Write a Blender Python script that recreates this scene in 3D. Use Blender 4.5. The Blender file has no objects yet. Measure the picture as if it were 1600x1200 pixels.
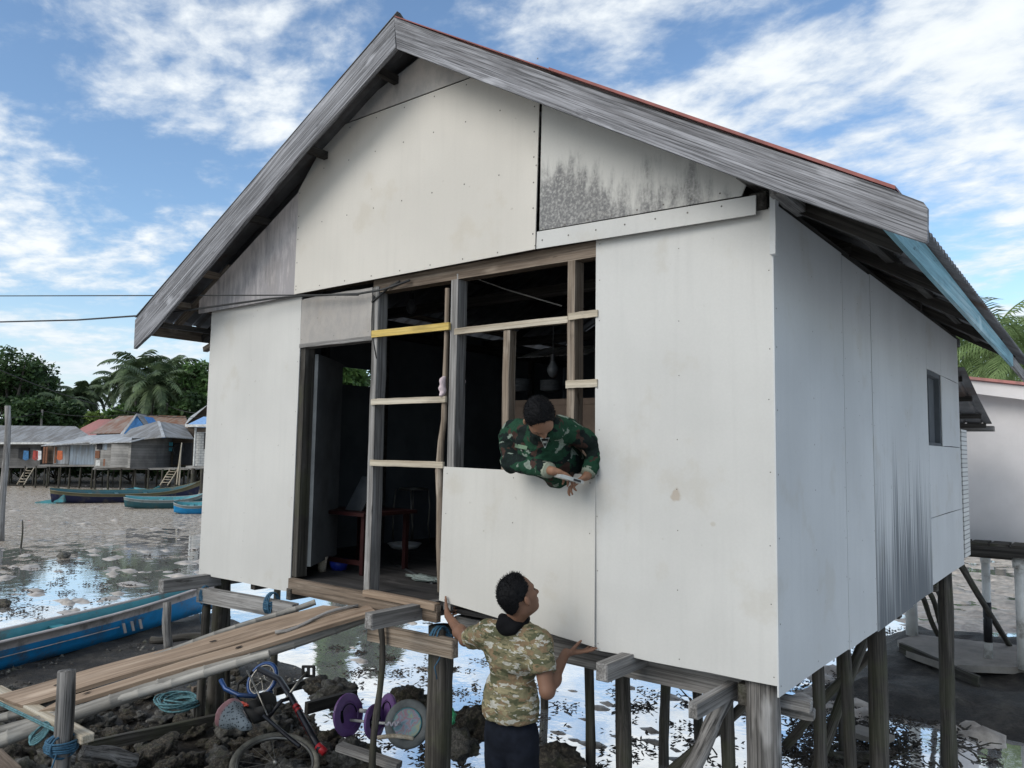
import bpy, bmesh, math, random
import numpy as np
from mathutils import Vector, Matrix, noise as mnoise
rnd = random.Random(7)
SC = bpy.context.scene
# ------------------------------------------------------------------ camera
CP = Vector((6.7515, -4.0125, 2.454)); YAW, PITCH, ROLL, FPX = -0.66209, 0.08612, 0.0162, 1214.1
_f = Vector((math.sin(YAW)*math.cos(PITCH), math.cos(YAW)*math.cos(PITCH), math.sin(PITCH)))
_r0 = Vector((math.cos(YAW), -math.sin(YAW), 0)); _u0 = _r0.cross(_f)
_r = _r0*math.cos(ROLL)+_u0*math.sin(ROLL); _u = -_r0*math.sin(ROLL)+_u0*math.cos(ROLL)
cd = bpy.data.cameras.new('camera'); cam = bpy.data.objects.new('camera', cd); SC.collection.objects.link(cam)
m = Matrix((_r, _u, -_f)).transposed().to_4x4(); m.translation = CP; cam.matrix_world = m
cd.sensor_width = 36; cd.lens = FPX/1600*36; cd.clip_start = 0.05; cd.clip_end = 3000
SC.camera = cam
# ------------------------------------------------------------------ light
SUN_EL, SUN_AZ = math.radians(33), math.radians(192)       # azimuth clockwise from +Y: from behind and left of the camera
SC.view_settings.view_transform = 'Standard'; SC.view_settings.look = 'None'
SC.view_settings.exposure = 0.38; SC.view_settings.gamma = 1
w = bpy.data.worlds.new('World'); SC.world = w; w.use_nodes = True
nt = w.node_tree; N = nt.nodes; L = nt.links; N.clear()
def nd(t, **k):
    n = N.new(t)
    for a, b in k.items(): setattr(n, a, b)
    return n
wo = nd('ShaderNodeOutputWorld'); bg = nd('ShaderNodeBackground'); bg.inputs[1].default_value = 0.12
sk = nd('ShaderNodeTexSky', sky_type='NISHITA', sun_disc=False, sun_elevation=SUN_EL, sun_rotation=SUN_AZ)
sk.air_density = 1.0; sk.dust_density = 0.6; sk.ozone_density = 1.0
tc = nd('ShaderNodeTexCoord'); sp = nd('ShaderNodeSeparateXYZ'); L.new(tc.outputs['Generated'], sp.inputs[0])
def mth(op, a, b=None, c=None, clamp=False):
    n = nd('ShaderNodeMath', operation=op); n.use_clamp = clamp
    for i, v in enumerate((a, b, c)):
        if v is None: continue
        if isinstance(v, (int, float)): n.inputs[i].default_value = v
        else: L.new(v, n.inputs[i])
    return n.outputs[0]
zz = mth('ADD', mth('MAXIMUM', sp.outputs[2], 0.0), 0.13)
cx_, cy_ = mth('DIVIDE', sp.outputs[0], zz), mth('DIVIDE', sp.outputs[1], zz)
cb = nd('ShaderNodeCombineXYZ'); L.new(cx_, cb.inputs[0]); L.new(cy_, cb.inputs[1])
def wnoise(scale, loc, sc, rot=0, detail=9, rough=.6, dist=0.0):
    mp = nd('ShaderNodeMapping'); mp.inputs['Location'].default_value = loc; mp.inputs['Scale'].default_value = sc; mp.inputs['Rotation'].default_value = (0, 0, rot)
    L.new(cb.outputs[0], mp.inputs[0]); n = nd('ShaderNodeTexNoise'); n.inputs['Scale'].default_value = scale; n.inputs['Detail'].default_value = detail
    n.inputs['Roughness'].default_value = rough; n.inputs['Distortion'].default_value = dist; L.new(mp.outputs[0], n.inputs[0]); return n.outputs[0]
big = wnoise(0.42, (3.4, 0.4, 0), (1, 1, 1), 0.4, 4, .5)
fine = wnoise(1.9, (7.3, 2.1, 0), (1.0, 1.35, 1), 0.9, 11, .58, .12)
tiny = wnoise(7.5, (1, 5, 0), (1, 1.25, 1), 0.5, 7, .6, .2)
den = mth('ADD', mth('ADD', mth('MULTIPLY', big, 0.42), mth('MULTIPLY', fine, 0.95)), mth('MULTIPLY', tiny, 0.42))
mr = nd('ShaderNodeMapRange', interpolation_type='SMOOTHSTEP'); L.new(den, mr.inputs[0]); mr.inputs[1].default_value = 0.765; mr.inputs[2].default_value = 1.03
mask = mr.outputs[0]
# haze near the horizon
hz = nd('ShaderNodeMapRange', interpolation_type='SMOOTHSTEP'); L.new(sp.outputs[2], hz.inputs[0]); hz.inputs[1].default_value = 0.24; hz.inputs[2].default_value = -0.05; hz.inputs[3].default_value = 0; hz.inputs[4].default_value = .75
cr = nd('ShaderNodeValToRGB'); L.new(mth('ADD', mth('MULTIPLY', fine, .6), mth('MULTIPLY', tiny, .4)), cr.inputs[0]); cr.color_ramp.elements[0].position = .38; cr.color_ramp.elements[0].color = (4.7, 5.2, 5.7, 1)
cr.color_ramp.elements[1].position = .62; cr.color_ramp.elements[1].color = (6.3, 6.6, 6.8, 1)
def mix(fac, a, b):
    n = nd('ShaderNodeMix', data_type='RGBA'); n.clamp_factor = True
    for s, v in ((0, fac), (6, a), (7, b)):
        if isinstance(v, (int, float)): n.inputs[s].default_value = v
        elif isinstance(v, tuple): n.inputs[s].default_value = v
        else: L.new(v, n.inputs[s])
    return n.outputs[2]
blu = nd('ShaderNodeMix', data_type='RGBA', blend_type='MULTIPLY'); blu.inputs[0].default_value = 1; L.new(sk.outputs[0], blu.inputs[6]); blu.inputs[7].default_value = (1.0, 1.12, 1.2, 1)
c1 = mix(mask, blu.outputs[2], cr.outputs[0])
c2 = mix(hz.outputs[0], c1, (4.6, 5.5, 6.2, 1))
L.new(c2, bg.inputs[0]); L.new(bg.outputs[0], wo.inputs[0])
sd = bpy.data.lights.new('sun', 'SUN'); sd.energy = 1.6; sd.angle = math.radians(38); sd.color = (1, .95, .87)
sun = bpy.data.objects.new('sun', sd); SC.collection.objects.link(sun)
sv = Vector((math.sin(SUN_AZ)*math.cos(SUN_EL), math.cos(SUN_AZ)*math.cos(SUN_EL), math.sin(SUN_EL)))
sun.rotation_euler = sv.to_track_quat('Z', 'Y').to_euler()
# ------------------------------------------------------------------ measuring helpers (photo measurements -> world positions)
def W2(px, py, t): return CP + (_f + _r*((px-800)/FPX) + _u*((600-py)/FPX))*t
def P(px, py, ax, val):
    d = _f + _r*((px-800)/FPX) + _u*((600-py)/FPX); return CP + d*((val-CP[ax])/d[ax])
GZ = -0.75
def G(px, py, z=GZ): return P(px, py, 2, z)
V = Vector
FH = Vector((_f.x, _f.y, 0)).normalized(); RH = Vector((_r.x, _r.y, 0)).normalized()
# ------------------------------------------------------------------ materials
def newmat(name):
    m = bpy.data.materials.new(name); m.use_nodes = True; t = m.node_tree
    for n in list(t.nodes):
        if n.type not in ('BSDF_PRINCIPLED', 'OUTPUT_MATERIAL'): t.nodes.remove(n)
    b = [n for n in t.nodes if n.type == 'BSDF_PRINCIPLED'][0]; return m, t, b
class NT:
    def __init__(s, t): s.t = t
    def n(s, ty, **k):
        x = s.t.nodes.new(ty)
        for a, b in k.items(): setattr(x, a, b)
        return x
    def l(s, a, b): s.t.links.new(a, b)
    def coord(s, scale=(1, 1, 1), rand=True, kind='Object', loc=(0, 0, 0)):
        tc = s.n('ShaderNodeTexCoord'); mp = s.n('ShaderNodeMapping'); mp.inputs['Scale'].default_value = scale; mp.inputs['Location'].default_value = loc
        src = tc.outputs[kind]
        if rand:
            oi = s.n('ShaderNodeObjectInfo'); ml = s.n('ShaderNodeMath', operation='MULTIPLY'); ml.inputs[1].default_value = 37.0
            s.l(oi.outputs['Random'], ml.inputs[0]); ad = s.n('ShaderNodeVectorMath', operation='ADD'); s.l(src, ad.inputs[0]); s.l(ml.outputs[0], ad.inputs[1]); src = ad.outputs[0]
        s.l(src, mp.inputs[0]); return mp.outputs[0]
    def noise(s, vec, scale, detail=6, rough=.6, dist=0):
        x = s.n('ShaderNodeTexNoise'); x.inputs['Scale'].default_value = scale; x.inputs['Detail'].default_value = detail; x.inputs['Roughness'].default_value = rough; x.inputs['Distortion'].default_value = dist
        s.l(vec, x.inputs[0]); return x.outputs[0]
    def ramp(s, fac, stops):
        x = s.n('ShaderNodeValToRGB'); e = x.color_ramp.elements
        while len(e) < len(stops): e.new(.5)
        for i, (p, c) in enumerate(stops): e[i].position = p; e[i].color = (*c, 1) if len(c) == 3 else c
        s.l(fac, x.inputs[0]); return x.outputs[0]
    def m(s, op, a, b=None, clamp=False):
        x = s.n('ShaderNodeMath', operation=op); x.use_clamp = clamp
        for i, v in enumerate((a, b)):
            if v is None: continue
            if isinstance(v, (int, float)): x.inputs[i].default_value = v
            else: s.l(v, x.inputs[i])
        return x.outputs[0]
    def rng(s, v, a, b, c=0, d=1, sm=True):
        x = s.n('ShaderNodeMapRange', interpolation_type='SMOOTHSTEP' if sm else 'LINEAR'); s.l(v, x.inputs[0])
        for i, q in enumerate((a, b, c, d)): x.inputs[i+1].default_value = q
        return x.outputs[0]
    def mix(s, fac, a, b, mode='MIX'):
        x = s.n('ShaderNodeMix', data_type='RGBA', blend_type=mode); x.clamp_factor = True
        for i, v in ((0, fac), (6, a), (7, b)):
            if isinstance(v, (int, float)): x.inputs[i].default_value = v
            elif isinstance(v, tuple): x.inputs[i].default_value = (*v, 1) if len(v) == 3 else v
            else: s.l(v, x.inputs[i])
        return x.outputs[2]
    def bump(s, h, b, st=.3, dist=.02):
        x = s.n('ShaderNodeBump'); x.inputs['Strength'].default_value = st; x.inputs['Distance'].default_value = dist; s.l(h, x.inputs['Height']); s.l(x.outputs[0], b.inputs['Normal'])
def wood(name, dark, mid, light, sx=1.0, rough=.8, bump=.5, crack=.5, green=0):
    m, t, b = newmat(name); q = NT(t)
    v = q.coord((.45*sx, 15*sx, 15*sx)); n1 = q.noise(v, 1.6, 9, .68, .25)
    c = q.ramp(n1, [(.3, dark), (.5, mid), (.72, light)])
    v2 = q.coord((1.1*sx, 95*sx, 95*sx)); n2 = q.noise(v2, 1, 6, .7)
    fine = q.rng(n2, .36, .6, 1-crack, 1.12); c = q.mix(1.0, c, q.ramp(fine, [(0, (0, 0, 0)), (1, (1, 1, 1))]), 'MULTIPLY')
    v3 = q.coord((.8, 3, 3)); n3 = q.noise(v3, 1.5, 5, .6); c = q.mix(q.rng(n3, .5, .72, 0, .55), c, tuple(x*.45 for x in dark))
    v4 = q.coord((2, 6, 6), loc=(3, 3, 3)); n4 = q.noise(v4, 1.2, 3, .5); c = q.mix(q.rng(n4, .62, .75, 0, .5), c, tuple(min(1, x*1.25) for x in light))
    kn = q.noise(q.coord((2.2, 9, 9), loc=(13, 7, 3)), 1.3, 4, .6); c = q.mix(q.rng(kn, .66, .74, 0, .75), c, tuple(x*.35 for x in dark))
    if green: v5 = q.coord((1, 1, 1), loc=(9, 1, 2)); c = q.mix(q.rng(q.noise(v5, 3, 5), .45, .6, 0, green), c, (.07, .08, .035))
    q.l(c, b.inputs['Base Color']); b.inputs['Roughness'].default_value = rough; b.inputs['Specular IOR Level'].default_value = .25
    q.bump(n2, b, bump, .006); return m
def plain(name, c, rough=.6, metal=0, var=.25, scale=6, bump=0.0, spec=.4, dirt=None):
    m, t, b = newmat(name); q = NT(t); v = q.coord(); n = q.noise(v, scale, 7, .65)
    k = q.mix(q.rng(n, .3, .7), tuple(x*(1-var) for x in c), tuple(min(1, x*(1+var)) for x in c))
    if dirt: n3 = q.noise(q.coord(loc=(4, 4, 4)), scale*.6, 8, .7); k = q.mix(q.rng(n3, .5, .68, 0, .8), k, dirt)
    q.l(k, b.inputs['Base Color']); b.inputs['Roughness'].default_value = rough; b.inputs['Metallic'].default_value = metal; b.inputs['Specular IOR Level'].default_value = spec
    if bump: q.bump(q.noise(v, scale*4, 8, .7), b, bump, .02)
    return m
def board(name, c, mold=0, mode='none', tint=(.09, .09, .095), spots=()):
    """cement board; coordinates are metres in the house frame"""
    m, t, b = newmat(name); q = NT(t); v = q.coord(rand=False)
    n1 = q.noise(v, 1.1, 4, .5); k = q.mix(q.rng(n1, .3, .7), tuple(x*.93 for x in c), tuple(min(1, x*1.05) for x in c))
    vs = q.coord((9, 9, .5), rand=False); n2 = q.noise(vs, 2, 6, .6); k = q.mix(q.rng(n2, .45, .8, 0, .22), k, tuple(x*.78 for x in c))
    vf = q.coord((1, 1, 1), rand=False); nf = q.noise(vf, 70, 4, .6); k = q.mix(q.rng(nf, .3, .7, 0, .10), k, tuple(x*.7 for x in c))
    nw = q.noise(q.coord((1, 1, 1), rand=False, loc=(5, 2, 7)), 2.3, 6, .62); k = q.mix(q.rng(nw, .56, .68, 0, .28), k, (c[0]*.78, c[1]*.72, c[2]*.62))
    # small scuffs and specks
    ns = q.noise(q.coord((1, 1, 1), rand=False, loc=(1, 8, 3)), 16, 2, .5); k = q.mix(q.rng(ns, .74, .80, 0, .45), k, (c[0]*.5, c[1]*.47, c[2]*.42))
    tc = q.n('ShaderNodeTexCoord'); s = q.n('ShaderNodeSeparateXYZ'); q.l(tc.outputs['Object'], s.inputs[0]); X, Y, Z = s.outputs
    if mode == 'tri':      # mould growing up from the lower left of the right gable board
        up = q.rng(Z, 3.86, 4.62, 0, 1, False); rt = q.rng(X, 3.86, 5.3, 0, 1, False)
        g = q.m('ADD', q.m('MULTIPLY', up, .55), q.m('MULTIPLY', rt, .40))
        fl = q.noise(q.coord((11, 11, 2.4), rand=False), 1.3, 9, .74); bl = q.noise(q.coord((3, 3, 2), rand=False), 1.0, 3, .5)
        sp_ = q.noise(q.coord((1, 1, 1), rand=False), 55, 4, .7)
        d = q.m('SUBTRACT', q.m('ADD', q.m('MULTIPLY', fl, .7), q.m('MULTIPLY', bl, .5)), g)
        f = q.m('MULTIPLY', q.rng(d, .17, .42, 0, .85), q.rng(sp_, .3, .6, .45, 1)); k = q.mix(f, k, tint)
    elif mode == 'left':   # grey streaks
        fl = q.noise(q.coord((16, 16, 3), rand=False), 1.2, 9, .7); up = q.rng(Z, 3.75, 5.1, .55, 0, False); rt = q.rng(X, -.1, 1.4, .0, .25, False)
        f = q.rng(q.m('ADD', q.m('ADD', fl, up), rt), .85, 1.25, 0, mold); k = q.mix(f, k, tint)
    elif mode == 'streak': # black run-off streaks on the side wall, heavier towards the bottom
        fl = q.noise(q.coord((2, 22, .55), rand=False), 1.2, 7, .62); fl2 = q.noise(q.coord((1, 5, .4), rand=False), 1.0, 3, .5)
        up = q.rng(Z, 1.1, 3.1, .36, -.22, False); bandm = q.m('MULTIPLY', q.rng(Y, 2.02, 2.12, .75, 1), q.rng(Y, 4.0, 4.28, 1, .0))
        f = q.m('MULTIPLY', q.rng(q.m('ADD', q.m('ADD', q.m('MULTIPLY', fl, .8), q.m('MULTIPLY', fl2, .45)), up), .62, .95, 0, mold), bandm); k = q.mix(f, k, tint)
    elif mode == 'scuff':
        fl = q.noise(q.coord((1.2, 1.2, 13), rand=False), 1.5, 7, .65); lo_ = q.noise(q.coord((1, 1, 1), rand=False, loc=(3, 1, 4)), 1.7, 3, .5)
        f = q.m('MULTIPLY', q.rng(fl, .60, .68, 0, .75), q.rng(lo_, .48, .60)); k = q.mix(f, k, (.34, .27, .20))
    elif mode == 'all':
        fl = q.noise(q.coord((7, 7, 4), rand=False), 1.6, 9, .75); k = q.mix(q.rng(fl, .38, .62, 0, mold), k, tint)
    for (sx, sy, sz, r_, col, am) in spots:
        ds = q.n('ShaderNodeVectorMath', operation='DISTANCE'); wv = q.n('ShaderNodeVectorMath', operation='ADD'); nn = q.n('ShaderNodeTexNoise'); nn.inputs['Scale'].default_value = 22; q.l(tc.outputs['Object'], nn.inputs[0]); sc_ = q.n('ShaderNodeVectorMath', operation='SCALE'); sc_.inputs['Scale'].default_value = r_*1.2; q.l(nn.outputs[1], sc_.inputs[0])
        q.l(tc.outputs['Object'], wv.inputs[0]); q.l(sc_.outputs[0], wv.inputs[1]); q.l(wv.outputs[0], ds.inputs[0]); ds.inputs[1].default_value = (sx+r_*.6, sy+r_*.6, sz+r_*.6); k = q.mix(q.rng(ds.outputs['Value'], r_, r_*.55, 0, am), k, col)
    q.l(k, b.inputs['Base Color']); b.inputs['Roughness'].default_value = .82; b.inputs['Specular IOR Level'].default_value = .2
    q.bump(q.m('ADD', q.m('MULTIPLY', n1, 3.), nf), b, .12, .004); return m
M = {}
M['grey_wood'] = wood('weathered_grey_wood', (.09, .085, .08), (.23, .22, .21), (.42, .41, .40))
M['barge_wood'] = wood('silvered_board', (.12, .115, .12), (.25, .25, .265), (.42, .42, .445), sx=1.5, crack=.75)
M['post_wood'] = wood('dark_post_wood', (.02, .018, .015), (.062, .056, .048), (.14, .13, .118), green=.25)
M['big_post'] = wood('split_grey_post', (.06, .055, .05), (.19, .18, .17), (.36, .35, .34), sx=.7, bump=.9, crack=.8)
M['stud_wood'] = wood('stud_wood', (.12, .085, .055), (.25, .20, .155), (.40, .35, .29))
M['brown_wood'] = wood('brown_wood', (.09, .065, .045), (.19, .145, .11), (.32, .265, .21))
M['plank_wood'] = wood('plank_wood', (.17, .115, .08), (.29, .215, .155), (.42, .33, .255), crack=.25, bump=.2)
M['pale_wood'] = wood('pale_batten', (.26, .21, .15), (.46, .40, .31), (.60, .55, .46), crack=.3)
M['yellow_wood'] = wood('yellow_batten', (.36, .24, .06), (.55, .40, .12), (.66, .52, .22), crack=.3)
M['bamboo'] = wood('bamboo', (.12, .11, .095), (.26, .245, .22), (.42, .40, .36), sx=.5, crack=.25, bump=.2, rough=.6)
M['blue_paint'] = wood('faded_blue_paint', (.10, .20, .24), (.20, .38, .44), (.40, .52, .55), sx=.6, crack=.3)
M['dark_wood'] = wood('dark_wood', (.02, .018, .016), (.05, .045, .04), (.09, .085, .08))
M['board'] = board('wall_board', (.53, .52, .495))
M['board_g'] = board('gable_board', (.56, .53, .48))
M['board_w'] = board('white_board', (.525, .52, .50), spots=((4.80, 0, 2.225, .042, (.36, .30, .24), .7), (5.02, 0, 2.08, .022, (.38, .34, .28), .5), (4.72, 0, 1.98, .015, (.3, .27, .22), .5), (5.08, 0, 3.0, .012, (.3, .25, .2), .6), (4.86, 0, 1.63, .012, (.3, .25, .2), .6)))
M['board_tri'] = board('moulded_board', (.52, .51, .48), mode='tri')
M['board_left'] = board('streaked_board', (.56, .52, .51), .62, 'left', (.13, .13, .145))
M['board_top'] = board('aged_board', (.36, .335, .31), .35, 'all', (.22, .22, .22)); M['board_peak'] = board('peak_board', (.50, .47, .44), .35, 'all', (.26, .26, .26))
M['board_side'] = board('side_board', (.52, .53, .53))
M['board_streak'] = board('side_board_streaked', (.51, .52, .52), .82, 'streak', (.05, .062, .075))
M['nail'] = plain('nail_head', (.12, .11, .10), .5, .5)
M['iron_roof'] = plain('iron_roof', (.16, .16, .165), .55, .4, .3, 3, dirt=(.10, .06, .04))
M['red_metal'] = plain('red_metal', (.19, .05, .042), .5, .1, .25)
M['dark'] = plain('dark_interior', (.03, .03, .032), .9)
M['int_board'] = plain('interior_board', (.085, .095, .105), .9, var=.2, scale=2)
M['int_ply'] = plain('interior_ply', (.14, .10, .075), .8, var=.2, scale=3)
M['black'] = plain('black_plastic', (.012, .012, .014), .5)
M['cable'] = plain('cable_black', (.03, .03, .03), .6)
M['rope_blue'] = plain('blue_rope', (.03, .09, .15), .8, var=.3, scale=40)
M['rope_teal'] = plain('teal_rope', (.07, .16, .18), .8, var=.4, scale=40)
M['white_pvc'] = plain('white_pvc', (.62, .62, .60), .5, var=.1, dirt=(.20, .18, .15))
M['concrete'] = plain('concrete', (.24, .22, .195), .9, var=.2, scale=3, bump=.3)
M['white_plaster'] = plain('white_plaster', (.66, .63, .62), .85, var=.06, scale=1.5, bump=.05)
M['skin'] = plain('skin_tan', (.22, .115, .07), .62, var=.08, scale=10, spec=.35)
M['skin_d'] = plain('skin_brown', (.17, .088, .055), .62, var=.08, scale=10, spec=.35)
M['hair'] = plain('black_hair', (.004, .004, .005), .65, var=.4, scale=120, bump=.3, spec=.15)
M['eye'] = plain('eye_dark', (.02, .015, .012), .25)
M['navy'] = plain('navy_cloth', (.007, .009, .015), .9, var=.3, scale=12, bump=.15, spec=.15)
# ------------------------------------------------------------------ object helpers
COL = SC.collection
def link(name, me, mat=None, parent=None, mw=None):
    o = bpy.data.objects.new(name, me); COL.objects.link(o)
    if me is not None and mat is not None:
        for mm in (mat if isinstance(mat, (list, tuple)) else [mat]): me.materials.append(mm)
    if mw is None: mw = Matrix.Identity(4)
    if parent is not None:
        o.parent = parent; o.matrix_parent_inverse = Matrix.Identity(4); o.matrix_basis = parent_world(parent).inverted() @ mw
    else: o.matrix_basis = mw
    return o
def parent_world(o):
    m = o.matrix_basis.copy()
    while o.parent is not None: o = o.parent; m = o.matrix_basis @ m
    return m
def tag(o, label=None, cat=None, group=None, kind=None):
    if label: o['label'] = label
    if cat: o['category'] = cat
    if group: o['group'] = group
    if kind: o['kind'] = kind
    return o
def thing(name, label, cat, loc=(0, 0, 0), group=None):
    o = link(name, None, mw=Matrix.Translation(V(loc))); o.empty_display_size = .1; return tag(o, label, cat, group)
def mesh(name, vs, fs, mat, parent=None, mw=None, smooth=False, mi=None, orient=True):
    me = bpy.data.meshes.new(name)
    if mw is not None:
        inv = mw.inverted(); vs = [inv @ V(v) for v in vs]
    me.from_pydata([tuple(v) for v in vs], [], [tuple(f) for f in fs]); me.update()
    if mi: me.polygons.foreach_set('material_index', mi)
    if smooth: me.polygons.foreach_set('use_smooth', [True]*len(me.polygons))
    if orient:
        bm = bmesh.new(); bm.from_mesh(me); bmesh.ops.recalc_face_normals(bm, faces=bm.faces); bm.to_mesh(me); bm.free()
    return link(name, me, mat, parent, mw)
def frame(p0, p1, up=V((0, 0, 1))):
    x = (V(p1)-V(p0)).normalized(); y = V(up).cross(x)
    if y.length < 1e-4: y = V((0, 1, 0)).cross(x)
    y.normalize(); z = x.cross(y); m = Matrix((x, y, z)).transposed().to_4x4(); m.translation = V(p0); return m
class MB:
    def __init__(s): s.v = []; s.f = []; s.mi = []
    def add(s, vs, fs, mi=0):
        b = len(s.v); s.v += [V(v) for v in vs]; s.f += [tuple(i+b for i in f) for f in fs]; s.mi += [mi]*len(fs); return s
    def box(s, lo, hi, mi=0, mw=None, j=0):
        vs = [V((x, y, z)) for x in (lo[0], hi[0]) for y in (lo[1], hi[1]) for z in (lo[2], hi[2])]
        if j: vs = [v+V((rnd.uniform(-j, j), rnd.uniform(-j, j), rnd.uniform(-j, j))) for v in vs]
        if mw is not None: vs = [mw @ v for v in vs]
        return s.add(vs, [(0, 1, 3, 2), (4, 6, 7, 5), (0, 4, 5, 1), (2, 3, 7, 6), (0, 2, 6, 4), (1, 5, 7, 3)], mi)
    def bar(s, p0, p1, w, h, mi=0, up=V((0, 0, 1)), seg=1, j=0.0):
        """rectangular bar; w across, h along up; ends slightly chamfered"""
        F = frame(p0, p1, up); Ln = (V(p1)-V(p0)).length; c = min(w, h)*.10; vs = []; fs = []
        rings = [(0, 1-2*c/w, 1-2*c/h)] + [(c + (Ln-2*c)*i/seg, 1, 1) for i in range(seg+1)] + [(Ln, 1-2*c/w, 1-2*c/h)]
        for (x, a, b_) in rings:
            ox, oy = (rnd.uniform(-j, j), rnd.uniform(-j, j))
            for yy, zz_ in ((-.5, -.5), (.5, -.5), (.5, .5), (-.5, .5)):
                vs.append(F @ V((x, yy*w*a+ox+rnd.uniform(-j, j)*.4, zz_*h*b_+oy+rnd.uniform(-j, j)*.4)))
        n = len(rings)
        for i in range(n-1):
            for k in range(4): fs.append((i*4+k, i*4+(k+1) % 4, (i+1)*4+(k+1) % 4, (i+1)*4+k))
        fs.append((3, 2, 1, 0)); fs.append(tuple((n-1)*4+k for k in range(4))); return s.add(vs, fs, mi)
    def tube(s, pts, rad, n=8, mi=0, caps=True, j=0.0, closed=False):
        pts = [V(p) for p in pts]; m = len(pts)
        if not isinstance(rad, (list, tuple)): rad = [rad]*m
        vs = []; up = V((0, 0, 1)); prev = None
        for i, p in enumerate(pts):
            a = pts[(i-1) % m] if (closed or i > 0) else p; b = pts[(i+1) % m] if (closed or i < m-1) else p
            d = (b-a).normalized()
            if prev is None:
                x = d.cross(up)
                if x.length < .1: x = d.cross(V((1, 0, 0)))
            else: x = prev - d*prev.dot(d)
            x.normalize(); prev = x; y = d.cross(x)
            for k in range(n):
                t = 2*math.pi*k/n; r = rad[i]*(1+rnd.uniform(-j, j)); vs.append(p+(x*math.cos(t)+y*math.sin(t))*r)
        fs = []
        for i in range(m if closed else m-1):
            i2 = (i+1) % m
            for k in range(n): fs.append((i*n+k, i*n+(k+1) % n, i2*n+(k+1) % n, i2*n+k))
        if caps and not closed: fs.append(tuple(reversed(range(n)))); fs.append(tuple((m-1)*n+k for k in range(n)))
        return s.add(vs, fs, mi)
    def lathe(s, prof, axis_m, n=16, mi=0):
        vs = []; fs = []; m = len(prof)
        for (r, z) in prof:
            for k in range(n): t = 2*math.pi*k/n; vs.append(axis_m @ V((r*math.cos(t), r*math.sin(t), z)))
        for i in range(m-1):
            for k in range(n): fs.append((i*n+k, i*n+(k+1) % n, (i+1)*n+(k+1) % n, (i+1)*n+k))
        fs.append(tuple(reversed(range(n)))); fs.append(tuple((m-1)*n+k for k in range(n))); return s.add(vs, fs, mi)
    def prism(s, poly, off, mi=0):
        """3-D polygon extruded by vector off"""
        n = len(poly); vs = [V(p) for p in poly]+[V(p)+V(off) for p in poly]
        fs = [tuple(range(n)), tuple(reversed(range(n, 2*n)))]+[(i, i+n, (i+1) % n+n, (i+1) % n) for i in range(n)]; return s.add(vs, fs, mi)
    def build(s, name, mat, parent=None, mw=None, smooth=False, orient=True): return mesh(name, s.v, s.f, mat, parent, mw, smooth, s.mi if isinstance(mat, (list, tuple)) else None, orient)
def bar(name, p0, p1, w, h, mat, parent=None, up=V((0, 0, 1)), seg=6, j=.002):
    return MB().bar(p0, p1, w, h, 0, up, seg, j).build(name, mat, parent, frame(p0, p1, up))
def pole(name, p0, p1, r0, r1, mat, parent=None, seg=8, n=10, j=.04, bend=0.02, nodes=0):
    p0, p1 = V(p0), V(p1); d = p1-p0; F = frame(p0, p1); pts = []; rad = []; a1, a2 = rnd.uniform(0, 6), rnd.uniform(0, 6)
    K = seg if not nodes else nodes*3
    for i in range(K+1):
        t = i/K; off = F.to_3x3() @ V((0, math.sin(a1+t*4)*bend, math.sin(a2+t*5)*bend)); fade = math.sin(math.pi*min(1, max(0, t)))**.5 if 0 < t < 1 else 0
        r = r0+(r1-r0)*t
        if nodes and i % 3 == 0: 
            pts += [p0+d*(t-.003)+off*fade, p0+d*t+off*fade, p0+d*(t+.003)+off*fade]; rad += [r, r*1.13, r]
        else: pts.append(p0+d*t+off*fade); rad.append(r*(1+rnd.uniform(-j, j)))
    return MB().tube(pts, rad, n, j=j*.6).build(name, mat, parent, F, True)
def finish_smooth(o, ang=35):
    o.data.polygons.foreach_set('use_smooth', [True]*len(o.data.polygons))
#@@SETTING
# ================================================================== SETTING: ground
def sstep(a, b, x): 
    t = min(1, max(0, (x-a)/(b-a))); return t*t*(3-2*t)
def bank_h(x, y):
    n = mnoise.noise(V((x*.7, y*.7, 3)))*.35
    a = sstep(-3.6, -2.2, x+n)*(1-sstep(3.6, 4.5, x+n*.6))*(1-sstep(.3, 1.7, y+n+.12*(x-1)))
    a = max(a, .34*sstep(-7.4, -6.4, x+n)*(1-sstep(-2.9, -1.9, x+n*.5))*(1-sstep(2.6+.45*max(0, -x-3.2), 3.6+.45*max(0, -x-3.2), y+n)))       # rubble bank under the front of the house
    c = 1-sstep(-2.2, -1.0, y+n*.7)                                                           # shore on the camera's side
    if x < -2: c *= 0 if y > -3 else 1-sstep(-4.5, -3, y)
    return max(a, c)
def ground_z(x, y):
    b = bank_h(x, y); l = mnoise.fractal(V((x*1.3, y*1.3, 0)), 1, 2, 4)*.10
    return GZ-.10+b*(.78)+l*(.25+b*.75)
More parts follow.
